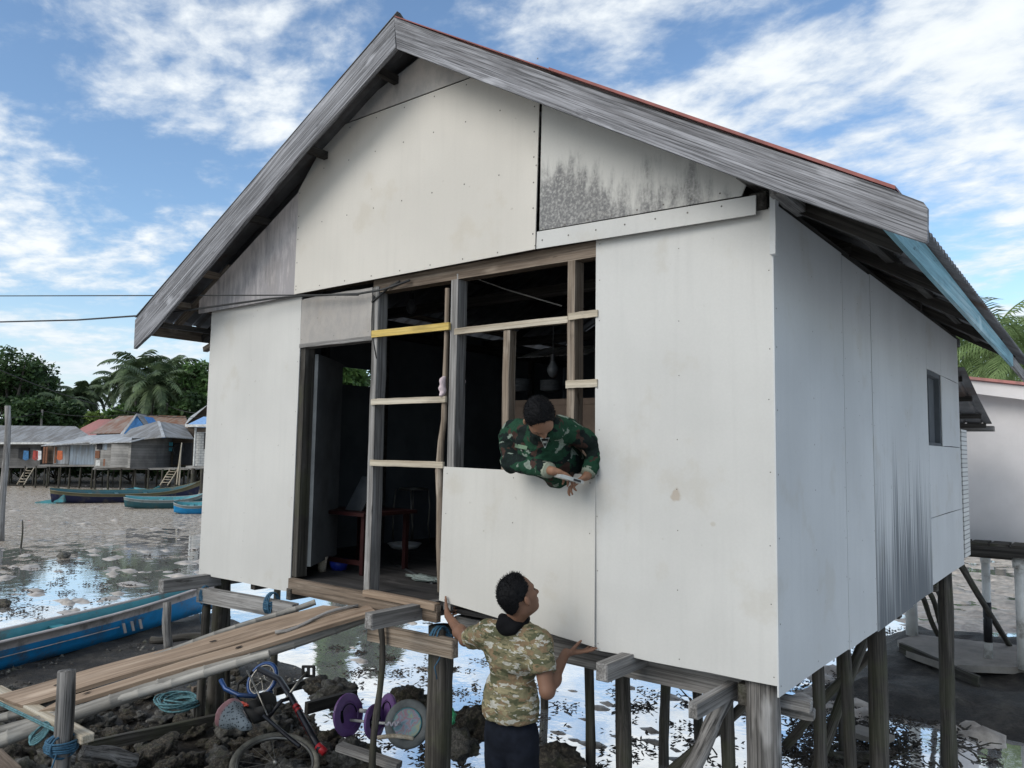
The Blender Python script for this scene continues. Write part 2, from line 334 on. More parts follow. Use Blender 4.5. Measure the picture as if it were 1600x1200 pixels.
# mud flat: one sheet to the horizon, water and mud told apart in its material
def mudmat():
    m, t, b = newmat('mud_and_water'); q = NT(t); v = q.coord((1, 1, 1), rand=False)
    tc = q.n('ShaderNodeTexCoord'); s = q.n('ShaderNodeSeparateXYZ'); q.l(tc.outputs['Object'], s.inputs[0]); X, Y, Z = s.outputs
    n1 = q.noise(v, .55, 9, .68, .3); n2 = q.noise(q.coord((1, 1, 1), rand=False, loc=(11, 3, 0)), 2.6, 9, .72)
    nb = q.noise(q.coord((1, 1, 1), rand=False, loc=(1, 23, 0)), .13, 3, .5)
    far = q.m('MAXIMUM', q.rng(X, -13, -25, 0, .25, False), q.m('MAXIMUM', q.rng(Y, 13, 26, 0, .05, False), 0))
    d = q.m('ADD', q.m('ADD', q.m('ADD', q.m('MULTIPLY', n1, .55), q.m('MULTIPLY', n2, .35)), q.m('MULTIPLY', nb, .35)), far)
    mud = q.rng(d, .735, .775)
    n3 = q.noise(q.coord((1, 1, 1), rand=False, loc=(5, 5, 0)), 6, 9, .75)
    c = q.ramp(n3, [(.3, (.12, .09, .062)), (.45, (.32, .26, .195)), (.55, (.54, .465, .38)), (.66, (.76, .70, .63))])  # pale stops stand in for wet glints; the mud itself is darker
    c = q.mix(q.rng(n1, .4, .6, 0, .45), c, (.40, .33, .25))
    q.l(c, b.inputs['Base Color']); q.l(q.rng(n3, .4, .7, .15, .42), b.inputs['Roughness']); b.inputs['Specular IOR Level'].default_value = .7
    q.bump(q.m('ADD', q.m('MULTIPLY', n2, 1.5), n3), b, .8, .12)
    wt = q.n('ShaderNodeBsdfPrincipled'); wt.inputs['Base Color'].default_value = (.62, .62, .60, 1); wt.inputs['Metallic'].default_value = .86; wt.inputs['Roughness'].default_value = .035
    rip = q.noise(q.coord((1, 1, 1), rand=False, loc=(2, 2, 2)), 3.0, 3, .5); bp = q.n('ShaderNodeBump'); bp.inputs['Strength'].default_value = .10; bp.inputs['Distance'].default_value = .03
    q.l(rip, bp.inputs['Height']); q.l(bp.outputs[0], wt.inputs['Normal'])
    silt = q.noise(q.coord((1, 1, 1), rand=False, loc=(7, 1, 2)), .8, 5, .6); q.l(q.mix(q.rng(silt, .45, .7, 0, .7), (.97, .97, .96), (.80, .78, .75)), wt.inputs['Base Color'])
    ms = q.n('ShaderNodeMixShader'); q.l(mud, ms.inputs[0]); q.l(wt.outputs[0], ms.inputs[1]); q.l(b.outputs[0], ms.inputs[2])
    out = [n for n in t.nodes if n.type == 'OUTPUT_MATERIAL'][0]; q.l(ms.outputs[0], out.inputs[0]); return m
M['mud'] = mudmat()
S_ = 1500
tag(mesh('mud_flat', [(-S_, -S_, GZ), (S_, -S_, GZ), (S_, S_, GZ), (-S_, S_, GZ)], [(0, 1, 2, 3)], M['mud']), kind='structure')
def soil():
    m, t, b = newmat('dark_mud'); q = NT(t); v = q.coord((1, 1, 1), rand=False); n = q.noise(v, 3, 10, .7)
    q.l(q.ramp(n, [(.3, (.018, .015, .012)), (.48, (.045, .038, .030)), (.62, (.11, .095, .076)), (.75, (.24, .21, .175))]), b.inputs['Base Color']); b.inputs['Roughness'].default_value = .6  # dark mud, mid tones lowered further to paint shadow on the right bank
    q.bump(q.m('ADD', q.noise(v, 5, 10, .75), q.noise(v, 28, 6, .7)), b, 1.0, .12); return m
M['soil'] = soil()
vs = []; fs = []; st = .16; x0, x1, y0, y1 = -10, 13, -12, 7.5; nx = int((x1-x0)/st); ny = int((y1-y0)/st)
for j in range(ny+1):
    for i in range(nx+1):
        x, y = x0+i*st, y0+j*st; vs.append((x, y, ground_z(x, y)))
for j in range(ny):
    for i in range(nx): a = j*(nx+1)+i; fs.append((a, a+1, a+nx+2, a+nx+1))
tag(mesh('bank', vs, fs, M['soil'], smooth=True, orient=False), kind='structure')
# ================================================================== THE HOUSE
HW, HD, HZ0, HZ1 = 5.352, 5.944, 1.30, 3.74
house = thing('stilt_house', 'large stilt house clad in pale cement boards, with bare timber framing beside its doorway', 'house', (2.68, 2.9, GZ))
def panel(name, x0, x1, z0, z1, mat, y=0.0, th=.009, parent=house, label=None, nails=True, wob=.0045):
    b = MB(); n = 6
    xs = [x0+(x1-x0)*i/n for i in range(n+1)]; zs = [z0+(z1-z0)*i/n for i in range(n+1)]
    ring = [(x, z0) for x in xs]+[(x1, z) for z in zs[1:]]+[(x, z1) for x in reversed(xs[:-1])]+[(x0, z) for z in reversed(zs[1:-1])]
    b.prism([(x+rnd.uniform(-wob, wob)*.6, y-th, z+rnd.uniform(-wob, wob)) for x, z in ring], (0, th, 0))
    if nails:
        for x in (x0+.025, x1-.025, (x0+x1)/2):
            z = z0+.04
            while z < z1: nail(b, V((x+rnd.uniform(-.008, .008), y-th, z)), V((0, -1, 0))); z += rnd.uniform(.22, .42)
    o = b.build(name, [mat, M['nail']], parent, orient=False); return tag(o, label)
def nail(b, p, nrm, r=.0035):
    x = nrm.orthogonal().normalized(); y = nrm.cross(x); c = p+nrm*.0015
    b.add([c+(x*math.cos(k*1.047)+y*math.sin(k*1.047))*r for k in range(6)], [(0, 1, 2, 3, 4, 5)], 1)
# cladding of the front wall
panel('wall_panel', 0.0, 1.372, HZ0-.02, 3.74, M['board'], -.003)
panel('wall_panel', 4.272, HW+.004, HZ0, 3.76, M['board_w'], -.002)
panel('transom_panel', 1.376, 2.250, 3.315, 3.70, M['board_top'], -.004, label='stained grey board above the doorway')
# gable boards
YG = -.05
RA = V((2.83, 0, 5.50)); SL, SR = .522, .594
def roof_z(x, off=0): return (RA.z-SR*(x-RA.x) if x > RA.x else RA.z-SL*(RA.x-x))-off
def gable(name, poly, mat, y, label=None, nl=()):
    b = MB(); b.prism([(x, y-.009, z) for x, z in poly], (0, .009, 0))
    for x, z in nl: nail(b, V((x, y-.009, z)), V((0, -1, 0)), .006)
    return tag(b.build(name, [mat, M['nail']], house, orient=False), label)
ed = .10
gable('gable_board', [(-.15, 3.715), (1.35, 3.725), (1.35, roof_z(1.35, ed)), (-.15, roof_z(-.15, ed))], M['board_left'], YG, 'grey mould-streaked gable board at the low left corner')
nl = [(1.37+i*.31, z) for i in range(9) for z in (3.77, 4.3, 4.75, 5.02)]
nl += [(1.37, 3.8+.2*i) for i in range(6)]+[(3.83, 3.85+.17*i) for i in range(6)]
gable('gable_board', [(1.345, 3.735), (3.848, 3.748), (3.868, roof_z(3.868, ed)), (3.30, 5.058), (1.76, 5.062), (1.352, roof_z(1.352, ed))], M['board_g'], YG-.012, 'large clean gable board in the middle', nl)
gable('gable_board', [(1.70, 5.080), (3.34, 5.076), (RA.x, RA.z-ed)], M['board_peak'], YG, 'weathered board under the gable peak')
gable('gable_board', [(3.872, 3.869), (5.21, 3.838), (5.24, 3.90), (5.285, roof_z(5.285, ed+.05)), (3.88, roof_z(3.88, ed))], M['board_tri'], YG, 'triangular gable board with black mould creeping up it', [(3.9+i*.17, 3.875) for i in range(8)])
gable('gable_strip', [(3.852, 3.750), (5.288, 3.722), (5.290, 3.826), (3.856, 3.862)], M['board_w'], YG-.004, None, [(3.9+i*.2, 3.80) for i in range(7)])
# side wall (plane x = HW)
def spanel(name, y0, y1, z0, z1, mat, x=HW, th=.009, label=None, slots=()):
    b = MB(); b.prism([(x, y0, z0), (x, (y0+y1)/2, z0+.004), (x, y1, z0), (x, y1, z1), (x, y0, z1)], (th, 0, 0))
    for y in (y0+.03, y1-.03, (y0+y1)/2):
        z = z0+.05
        while z < z1: nail(b, V((x+th, y, z)), V((1, 0, 0)), .005); z += rnd.uniform(.2, .45)
    return tag(b.build(name, [mat, M['nail']], house, orient=False), label)
spanel('side_panel', -.012, 1.282, 1.245, 3.79, M['board_side'])
spanel('side_panel', 1.290, 2.010, 1.235, 3.78, M['board_side'])
spanel('side_panel', 2.016, 3.215, 1.225, 3.79, M['board_streak'], HW+.003, label='side board blackened by run-off streaks')
spanel('side_panel', 3.221, 4.10, 1.235, 3.79, M['board_streak'], label='far side board with dark streaks')
spanel('side_panel', 4.106, 4.845, 3.29, 3.79, M['board_side'])
spanel('side_panel', 4.851, 5.94, 3.29, 3.79, M['board_side'])
spanel('side_panel', 4.845, 5.94, 2.575, 3.285, M['board_side'])
spanel('side_panel', 4.106, 5.94, 1.90, 2.570, M['board_side'])
spanel('side_panel', 4.106, 5.94, 1.29, 1.895, M['board_side'])
b = MB(); 
for (ya, yb, za, zb) in ((4.10, 4.85, 3.25, 3.31), (4.10, 4.85, 2.55, 2.60), (4.10, 4.15, 2.60, 3.25), (4.80, 4.85, 2.60, 3.25)): b.box((HW-.10, ya, za), (HW-.004, yb, zb))
b.build('window_frame', M['int_board'], house)
bar('window_shutter', (HW-.06, 4.50, 2.92), (HW-.06, 4.80, 2.92), .02, .64, M['int_board'], house)
# frame timbers
def post(x0, x1, z0, z1, mat='stud_wood', y=0.003, d=.085, name='stud'):
    return bar(name, ((x0+x1)/2, y+d/2, z0), ((x0+x1)/2, y+d/2, z1), x1-x0, d, M[mat], house, up=V((0, 1, 0)), seg=10, j=.002)
def rail(x0, x1, z0, z1, mat='pale_wood', y=-.004, d=.03, name='nogging', tilt=0):
    zc = (z0+z1)/2; return bar(name, (x0, y+d/2, zc-tilt), (x1, y+d/2, zc+tilt), d, z1-z0, M[mat], house, seg=8, j=.0015)
post(1.376, 1.435, 1.40, 3.31, 'post_wood', -.002, .10, 'door_post')
post(2.262, 2.322, 1.36, 3.70, 'grey_wood', -.012, .10, 'door_post')
post(3.064, 3.128, 1.36, 3.70, 'grey_wood', .0, .10)
post(4.055, 4.110, 1.36, 3.74, 'stud_wood', .001, .10)
post(3.535, 3.590, 2.20, 3.26, 'stud_wood', .01, .07)
post(4.285, 4.33, 1.36, 3.74, 'stud_wood', .012, .09)
post(0.0, .08, 1.35, 3.80, 'grey_wood', .012, .09); post(HW-.09, HW-.01, 1.35, 3.80, 'grey_wood', .012, .09)
# crooked pole nailed beside the third stud
pts = [P(688, 925, 1, -.01), P(685, 850, 1, -.01), P(686, 780, 1, -.01), P(684, 735, 1, -.01), P(687, 690, 1, -.01), P(692, 655, 1, -.01), P(693, 600, 1, -.005), P(695, 540, 1, 0), P(697, 450, 1, 0)]
pts = [p+V((0, .015, 0)) for p in pts]
MB().tube(pts, [.030, .028, .027, .030, .024, .022, .020, .018, .017], 9, j=.12).build('crooked_stud', M['stud_wood'], house, frame(pts[0], pts[-1]), True)
rail(2.272, 3.075, 3.300, 3.352, 'yellow_wood', -.030, .022, tilt=-.004)
tag(bpy.context.scene.collection.objects[-1], 'yellow-painted nogging')
rail(2.290, 3.060, 2.786, 2.830, 'pale_wood', -.030, .022); rail(2.300, 3.045, 2.328, 2.372, 'pale_wood', -.028, .022)
rail(3.10, 4.06, 3.262, 3.305, 'pale_wood', -.004, .04); rail(4.075, 4.290, 3.275, 3.318, 'pale_wood', -.022, .022); rail(4.060, 4.290, 2.848, 2.895, 'pale_wood', -.022, .022)
rail(3.06, 4.30, 2.25, 2.33, 'stud_wood', .012, .05)
rail(1.37, 2.27, 3.285, 3.318, 'grey_wood', -.018, .10, 'door_head')
# wall plate and lintel, front beam
rail(2.24, 4.35, 3.655, 3.755, 'brown_wood', .0, .09, 'wall_plate'); rail(.02, HW-.02, 3.765, 3.85, 'brown_wood', .012, .09, 'wall_plate')
bar('door_sill', (1.372, -.015, 1.335), (3.035, -.015, 1.335), .045, .115, M['brown_wood'], house, seg=8)
bar('door_sill_strip', (2.30, -.03, 1.392), (3.03, -.03, 1.385), .06, .045, M['plank_wood'], house)
bar('side_wall_plate', (HW-.06, -.05, 3.80), (HW-.06, HD+.4, 3.80), .09, .09, M['dark_wood'], house)
bar('side_wall_plate', (.06, -.05, 3.80), (.06, HD+.3, 3.80), .09, .09, M['dark_wood'], house)
bar('corner_trim', (HW+.016, -.012, 3.50), (HW+.016, -.012, 3.93), .03, .05, M['board_side'], house, up=V((0, 1, 0)))
bar('plate_end', (HW+.055, -.10, 3.86), (HW+.055, .35, 3.86), .07, .13, M['grey_wood'], house)
bar('plate_end', (5.27, -.20, 3.92), (5.27, .3, 3.92), .07, .06, M['grey_wood'], house)
# door leaf standing open inside
M['door_grey'] = plain('door_grey', (.11, .12, .125), .8, 0, .25, 3)
dl = bar('door', (1.46, .10, 2.36), (1.03, .72, 2.36), .032, 1.76, M['door_grey'], house, seg=4)
MB().box((0, 0, 0), (.02, .03, .09)).build('door_hinge', M['nail'], dl, Matrix.Translation((1.437, .02, 3.05)))
# floor, back wall, far side walls, inner partition
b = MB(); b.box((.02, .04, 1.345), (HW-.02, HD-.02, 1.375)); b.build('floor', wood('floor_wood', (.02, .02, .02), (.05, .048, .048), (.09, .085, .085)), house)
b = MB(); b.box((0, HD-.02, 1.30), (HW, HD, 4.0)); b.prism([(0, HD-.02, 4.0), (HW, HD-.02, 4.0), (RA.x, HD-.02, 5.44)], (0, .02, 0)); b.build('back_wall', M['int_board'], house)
p, p2 = P(510, 573, 0, .012), P(592, 606, 0, .012); ya, yb2, za, zb = p.y, p2.y, p2.z, p.z+.02
b = MB()
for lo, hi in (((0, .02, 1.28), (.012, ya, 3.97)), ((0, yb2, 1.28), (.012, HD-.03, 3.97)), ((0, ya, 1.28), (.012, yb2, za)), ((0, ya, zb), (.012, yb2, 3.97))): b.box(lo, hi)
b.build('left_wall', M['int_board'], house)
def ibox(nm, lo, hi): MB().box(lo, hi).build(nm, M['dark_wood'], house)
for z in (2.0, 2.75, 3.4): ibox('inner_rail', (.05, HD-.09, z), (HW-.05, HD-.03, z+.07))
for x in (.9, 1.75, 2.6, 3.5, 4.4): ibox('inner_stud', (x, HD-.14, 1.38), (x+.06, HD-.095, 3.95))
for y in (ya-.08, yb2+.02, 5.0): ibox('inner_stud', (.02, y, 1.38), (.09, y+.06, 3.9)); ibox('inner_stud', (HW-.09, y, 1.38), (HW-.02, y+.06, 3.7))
p = P(800, 626, 1, 1.5); b = MB(); b.box((p.x-.1, 1.5, 1.38), (HW-.1, 1.512, p.z)); b.box((p.x-.1, 1.49, p.z-.05), (HW-.1, 1.50, p.z)); b.build('partition', M['int_ply'], house)
# stilts under the house
def stilt(px, py, zt, y, r, zb=None, mat='post_wood', name='stilt', r1=None, bend=.02, px2=None):
    a = P(px, py, 1, y); return pole(name, (a.x, a.y, zb if zb is not None else GZ-.35), (a.x+(rnd.uniform(-.03, .03) if px2 is None else px2), a.y, zt), r1 or r*1.05, r, M[mat], house, seg=12, n=12, j=.05, bend=bend)
stilt(690, 1060, 1.22, .12, .088, -.3, name='stilt', bend=.01)
tag(stilt(1197, 1130, 1.30, .10, .086, mat='big_post', bend=.008), 'thick split grey corner stilt')
stilt(343, 945, 1.28, .14, .075, -.6); stilt(322, 945, 1.05, -.05, .036, -.6); stilt(376, 920, 1.26, .35, .045, px2=-.3)
stilt(918, 1120, 1.25, 1.6, .040); stilt(975, 1120, 1.25, 1.5, .060); stilt(1131, 1150, 1.25, 1.5, .050)
stilt(1040, 1120, 1.25, 3.6, .05); stilt(1090, 1120, 1.25, 4.4, .05); stilt(430, 1000, 1.25, 3.0, .05); stilt(850, 1060, 1.25, 4.2, .05)
for px, x, y, r, tilt in ((1291, 5.20, 1.15, .040, 0), (1333, 5.23, 1.62, .039, -.10), (1394, 5.24, 2.45, .068, -.04), (1487, 5.24, 5.45, .072, 0), (1310, 4.0, 3.6, .05, 0), (1345, 4.3, 5.0, .045, 0)):
    pole('stilt', (x-tilt, y, GZ-.3), (x, y, 1.28), r*1.06, r, M['post_wood'], house, seg=12, n=12, j=.05, bend=.012)
# girders, joists and braces
bar('girder', P(312, 928, 1, -.10), P(462, 956, 1, -.10), .07, .125, M['grey_wood'], house)
bar('girder', P(600, 992, 1, -.02)+V((-.15, 0, 0)), P(712, 1012, 1, -.06)+V((0, 0, -.01)), .06, .12, M['stud_wood'], house)
bar('girder', (3.02, .20, 1.22), (5.18, .20, 1.205), .09, .155, M['grey_wood'], house)
bar('girder', (3.0, .30, 1.10), (3.6, .33, 1.12), .04, .03, M['grey_wood'], house)
for y in (1.7, 3.3, 5.0): bar('girder', (.1, y, 1.17), (HW-.1, y, 1.17), .08, .14, M['post_wood'], house)
bar('joist', (.16, -.46, 1.235), (.16, HD-.2, 1.26), .08, .11, M['grey_wood'], house)
bar('joist', (2.86, -.50, 1.335), (2.86, HD-.2, 1.30), .075, .105, M['grey_wood'], house)
bar('joist', (4.50, -.30, 1.27), (4.50, HD-.2, 1.265), .075, .095, M['grey_wood'], house)
bar('joist', (5.05, -.34, 1.195), (5.13, HD-.2, 1.21), .05, .075, M['grey_wood'], house)
for x in (.8, 1.4, 2.1, 3.5): bar('joist', (x, .02 if x != 1.4 else -.05, 1.27), (x, HD-.2, 1.27), .06, .09, M['post_wood'], house)
bar('girder_end', (5.25, .23, 1.165), (5.44, .25, 1.155), .07, .055, M['grey_wood'], house); bar('girder_end', (5.25, .30, 1.10), (5.43, .33, 1.09), .07, .05, M['grey_wood'], house)
bar('side_girder', (5.16, .05, 1.20), (5.16, 5.9, 1.21), .08, .11, M['post_wood'], house)
pole('brace', W2(1070, 1215, 4.05), W2(1137, 1088, 4.15), .045, .042, M['big_post'], house, bend=.012)
pole('brace', (4.65, 1.9, GZ+.2), (5.1, 3.1, 1.15), .04, .04, M['post_wood'], house, bend=.02)
pole('brace', (3.3, 1.6, GZ+.1), (4.9, 1.6, 1.05), .035, .035, M['post_wood'], house)
pole('brace', W2(1228, 1165, 7.4), W2(1378, 1000, 6.6), .045, .04, M['post_wood'], house, bend=.03)
for (a, c) in (((1465, 992), (1443, 935)), ((1478, 995), (1452, 925)), ((1484, 978), (1461, 915))): pole('brace', W2(*a, 12.0), W2(*c, 10.5), .035, .035, M['post_wood'], house)
pole('brace', W2(1577, 1008, 11.8), W2(1502, 884, 9.9), .04, .04, M['post_wood'], house)
a = P(593, 985, 1, -.12); pole('prop_stick', (a.x+.02, a.y, -.05), (a.x, a.y, 1.26), .024, .022, M['post_wood'], house, bend=.03, j=.12)
# blue lashings round stilt heads
def lashing(c, w, h, n=5, mat='rope_blue', parent=house, r=.007, name='lashing', up=V((0, 0, 1)), tail=True):
    b = MB()
    for i in range(n):
        o = V((rnd.uniform(-.012, .012), 0, 0)); x = -w/2+w*i/(n-1) if n > 1 else 0; pts = []
        for k in range(14):
            t = 2*math.pi*k/14; pts.append(V(c)+V((x*.5+w*.12*math.sin(t+i), 0, 0))+V((0, math.cos(t)*w*.62, math.sin(t)*h*.55)))
        b.tube(pts, r, 5, closed=True)
        pts = [V(c)+V((math.cos(2*math.pi*k/14)*w*.62, math.sin(2*math.pi*k/14)*w*.62, -h*.2+i*r*1.9+rnd.uniform(-.004, .004))) for k in range(14)]; b.tube(pts, r, 5, closed=True)
    if tail: b.tube([V(c)+V((w*.5, -w*.4, -.02)), V(c)+V((w*.55, -w*.6, -.10)), V(c)+V((w*.3, -w*.7, -.16)), V(c)+V((w*.4, -w*.6, -.24))], r*.7, 5)
    return b.build(name, M[mat], parent, smooth=True)
a = P(683, 1000, 1, -.02); lashing(a+V((0, .03, 0)), .13, .16, 5); a = P(425, 943, 1, -.1); lashing(a, .10, .16); a = P(320, 930, 1, -.1); lashing(a, .07, .15, 4, r=.005)
# ---- roof
def roofm(x, y): return roof_z(x)
def corr_sheet(name, xa, xb, ya, yb, off, pitch, amp, mat, sag=0, thick=.004, nx=6, style='sine', label=None):
    ny = int((yb-ya)/pitch*6); vs = []; fs = []
    for s_ in (0, 1):
        for j in range(ny+1):
            y = ya+(yb-ya)*j/ny; ph = (y-ya)/pitch
            wv = math.sin(ph*2*math.pi)*amp if style == 'sine' else (amp if (ph % 1) < .18 else 0)
            for i in range(nx+1):
                x = xa+(xb-xa)*i/nx; vs.append(V((x+(rnd.uniform(-.012, .012) if i == nx else 0)*0, y, roof_z(x)+off+wv - s_*thick - sag*((y-ya)/(yb-ya)))))
    n0 = (ny+1)*(nx+1)
    for s_ in (0, 1):
        for j in range(ny):
            for i in range(nx):
                a = s_*n0+j*(nx+1)+i; q_ = (a, a+1, a+nx+2, a+nx+1); fs.append(q_ if not s_ else tuple(reversed(q_)))
    bd = [(j*(nx+1), (j+1)*(nx+1)) for j in range(ny)]+[(j*(nx+1)+nx, (j+1)*(nx+1)+nx) for j in range(ny)]+[(i, i+1) for i in range(nx)]+[(ny*(nx+1)+i, ny*(nx+1)+i+1) for i in range(nx)]
    for a, c in bd: fs.append((a, c, c+n0, a+n0))
    return tag(mesh(name, vs, fs, mat, house, smooth=style == 'sine', orient=True), label)
corr_sheet('roof_sheet', RA.x, 6.04, -.36, 6.5, .012, .092, .015, M['iron_roof'], sag=.13, label='corrugated iron roof slope on the right')
corr_sheet('roof_sheet', RA.x, -.74, -.38, 6.5, .035, .20, .022, M['iron_roof'], style='rib', label='ribbed iron roof slope on the left')
b = MB()
Q = lambda px, py, y=-.40: P(px, py, 1, y)
lb = [Q(616, 27), Q(420, 253), Q(237, 468), Q(211, 500), Q(209, 545), Q(236, 520), Q(333, 406), Q(462, 250), Q(618, 74)]
b.prism(lb, (0, .032, 0)); o = b.build('bargeboard', M['barge_wood'], house, frame(lb[3], lb[0])); tag(o, 'left bargeboard')
rb = [Q(616, 27, -.405), Q(700, 58, -.405), Q(900, 131, -.405), Q(1100, 199, -.405), Q(1398, 297, -.405), Q(1403, 301, -.405), Q(1443, 316, -.405), Q(1449, 324, -.405), Q(1449, 376, -.405), Q(1446, 379, -.405), Q(1380, 357, -.405), Q(1180, 287, -.405), Q(847, 162, -.405), Q(620, 76, -.405)]
b = MB(); b.prism(rb, (0, .034, 0)); o = b.build('bargeboard', M['barge_wood'], house, frame(rb[0], rb[4])); tag(o, 'right bargeboard with a broken end')
# red flashing along the right verge
b = MB(); pa, pb = Q(617, 25, -.42), Q(1399, 294, -.42)
for (fa, fb, h) in ((0, .42, .002), (.42, 1, .011)):
    p0, p1 = pa.lerp(pb, fa), pa.lerp(pb, fb); b.prism([p0, p1, p1+V((0, 0, h)), p0+V((0, 0, h))], (0, .20, 0)); 
    b.prism([p0+V((0, -.003, -.006)), p1+V((0, -.003, -.006)), p1+V((0, -.003, h)), p0+V((0, -.003, h))], (0, .002, 0))
b.build('verge_flashing', M['red_metal'], house)
# purlins and rafters seen from below
for x in (.15, .9, 1.7, 2.5): z = roof_z(x)-.06; bar('purlin', (x, -.36, z), (x, 6.3, z), .05, .06, M['dark_wood'] if x > .5 else M['stud_wood'], house)
for x in (-.35,): z = roof_z(x)-.035; bar('purlin', (x, -.36, z), (x, 6.3, z), .05, .06, M['stud_wood'], house)
for x in (3.3, 4.1, 4.9, 5.6): z = roof_z(x)-.06; bar('purlin', (x, -.36, z), (x, 6.3, z-.05), .05, .06, M['dark_wood'], house)
for y in (.30, 1.6, 3.0, 4.4, 5.7):
    bar('rafter', (RA.x, y, roof_z(RA.x)-.13), (5.93, y, roof_z(5.93)-.13), .05, .08, M['dark_wood'], house)
    bar('rafter', (RA.x, y, roof_z(RA.x)-.13), (-.66, y, roof_z(-.66)-.13), .05, .08, M['dark_wood'], house)
bar('rafter', (-.66, -.02, roof_z(-.66)-.06), (0.3, -.02, roof_z(.3)-.06), .04, .06, M['stud_wood'], house)
bar('tie_beam', (.02, 1.6, 3.88), (HW, 1.6, 3.88), .06, .10, M['dark_wood'], house); bar('tie_beam', (.02, 4.0, 3.88), (HW, 4.0, 3.88), .06, .10, M['dark_wood'], house)
# left eave fascia and soffit board
bar('left_fascia', (-.67, -.36, 3.595), (-.67, 6.4, 3.58), .025, .15, M['stud_wood'], house)
bar('eave_brace', (-.62, .30, 3.44), (.02, .30, 3.62), .05, .05, M['stud_wood'], house); bar('eave_batten', (-.30, -.34, 3.58), (-.30, 6.2, 3.58), .05, .04, M['dark_wood'], house)
# right eave fascia (faded blue) and its grey continuation
XF = 5.97
q1 = [P(1370, 356, 0, XF), P(1575, 571, 0, XF), P(1579, 550, 0, XF), P(1440, 365, 0, XF)]
yb_, yf_ = -.365, 4.72
b = MB(); b.prism([(XF, yb_, 3.455), (XF, yf_, 3.335), (XF, yf_, 3.445), (XF, yb_, 3.60)], (.025, 0, 0)); b.build('eave_fascia', M['blue_paint'], house, Matrix.Translation((XF, 0, 3.4)) @ Matrix.Rotation(math.pi/2, 4, 'Z'))
bar('eave_fascia', (XF+.01, yf_+.01, 3.385), (XF+.01, 6.45, 3.33), .03, .10, M['grey_wood'], house)
b = MB(); b.prism([(XF-.34, -.35, 3.60), (XF-.03, -.35, 3.46), (XF-.03, 6.4, 3.34), (XF-.34, 6.4, 3.50)], (0, 0, .012)); 
# back lean-to roof with gutter and a strip of white brick wall
LX1 = 5.42; ly0, ly1, lz0, lz1 = 5.98, 8.25, 3.48, 2.93
vs = []; fs = []; n_ = 80
for s_ in (0, .006):
    for j in range(n_+1):
        x = 3.2+(LX1-3.2)*j/n_; ph = ((x-3.2)/.19) % 1; rb_ = .020 if ph < .2 else 0
        for (y, z) in ((ly0, lz0), ((ly0+ly1)/2, (lz0+lz1)/2-.02), (ly1, lz1)): vs.append(V((x, y, z+rb_-s_)))
for s_ in (0, 1):
    for j in range(n_):
        for i in range(2): a = s_*3*(n_+1)+j*3+i; fs.append((a, a+1, a+4, a+3))
mesh('lean_to_roof', vs, fs, M['iron_roof'], house)
for f_ in (.12, .45, .78, .97): y = ly0+(ly1-ly0)*f_; z = lz0+(lz1-lz0)*f_-.045; bar('lean_to_purlin', (3.2, y, z), (LX1-.06, y, z), .05, .06, M['dark_wood'], house)
gp = P(1554, 674, 1, ly1+.06); bar('gutter', (3.2, ly1+.06, gp.z+.035), (gp.x, ly1+.06, gp.z+.035), .10, .075, M['grey_wood'], house)
def brickmat(name, c, mo, s=6):
    m, t, b = newmat(name); q = NT(t); tc = q.n('ShaderNodeTexCoord'); mp = q.n('ShaderNodeMapping'); q.l(tc.outputs['Object'], mp.inputs[0]); mp.inputs['Rotation'].default_value = (math.pi/2, 0, 0)
    x = q.n('ShaderNodeTexBrick'); x.inputs['Scale'].default_value = s; x.inputs['Color1'].default_value = (*c, 1); x.inputs['Color2'].default_value = (*[k*.85 for k in c], 1); x.inputs['Mortar'].default_value = (*mo, 1); x.inputs['Mortar Size'].default_value = .03
    q.l(mp.outputs[0], x.inputs[0]); q.l(x.outputs[0], b.inputs['Base Color']); b.inputs['Roughness'].default_value = .9; return m
M['brick'] = brickmat('white_brick', (.62, .62, .60), (.25, .25, .24), 5)
b = MB(); b.box((5.0, 6.02, 1.35), (HW+.012, 6.40, 2.78)); b.build('lean_to_wall', M['brick'], house)
# ---- power cables on the front of the house
def cable(name, pts, r, label, cat='cable', mat='cable', group=None):
    b = MB(); b.tube(pts, r, 6); return tag(b.build(name, M[mat], smooth=True), label, cat, group)
ca = P(575, 458, 1, -.12); cb2 = W2(-200, 470, 8.0)
def sag(a, c, s, n=24): return [a.lerp(c, i/n)-V((0, 0, s*4*(i/n)*(1-i/n))) for i in range(n+1)]
cable('power_cable', sag(P(560, 461, 1, -.10), W2(-260, 463, 12), .0)+[], .006, 'thin straight overhead cable running left from the house front')
pts = [P(640, 438, 1, -.03), P(600, 452, 1, -.05), P(560, 459, 1, -.08), P(462, 463, 1, -.10), P(420, 467, 1, -.12), P(340, 478, 1, -.2)] + [W2(250, 491, 7.4), W2(120, 500, 8.2), W2(0, 503, 9.2), W2(-200, 506, 11)]
cable('power_cable', pts, .009, 'twisted black cable sagging to the left from above the doorway')
a = P(583, 462, 1, -.012); b = MB(); b.tube([a, a+V((.03, -.01, -.02)), a+V((.0, -.01, -.05)), a+V((.06, -.005, -.02)), a+V((.2, -.008, .05)), a+V((.3, -.01, .075))], .008, 6); b.tube([a, P(584, 500, 1, -.014), P(583, 530, 1, -.014), P(588, 560, 1, -.014)], .005, 5); b.build('wall_wiring', M['cable'], house, smooth=True)
#@@OBJECTS
# ================================================================== THINGS IN FRONT OF AND UNDER THE HOUSE
def B(px, py, z=0.0): return P(px, py, 2, z)
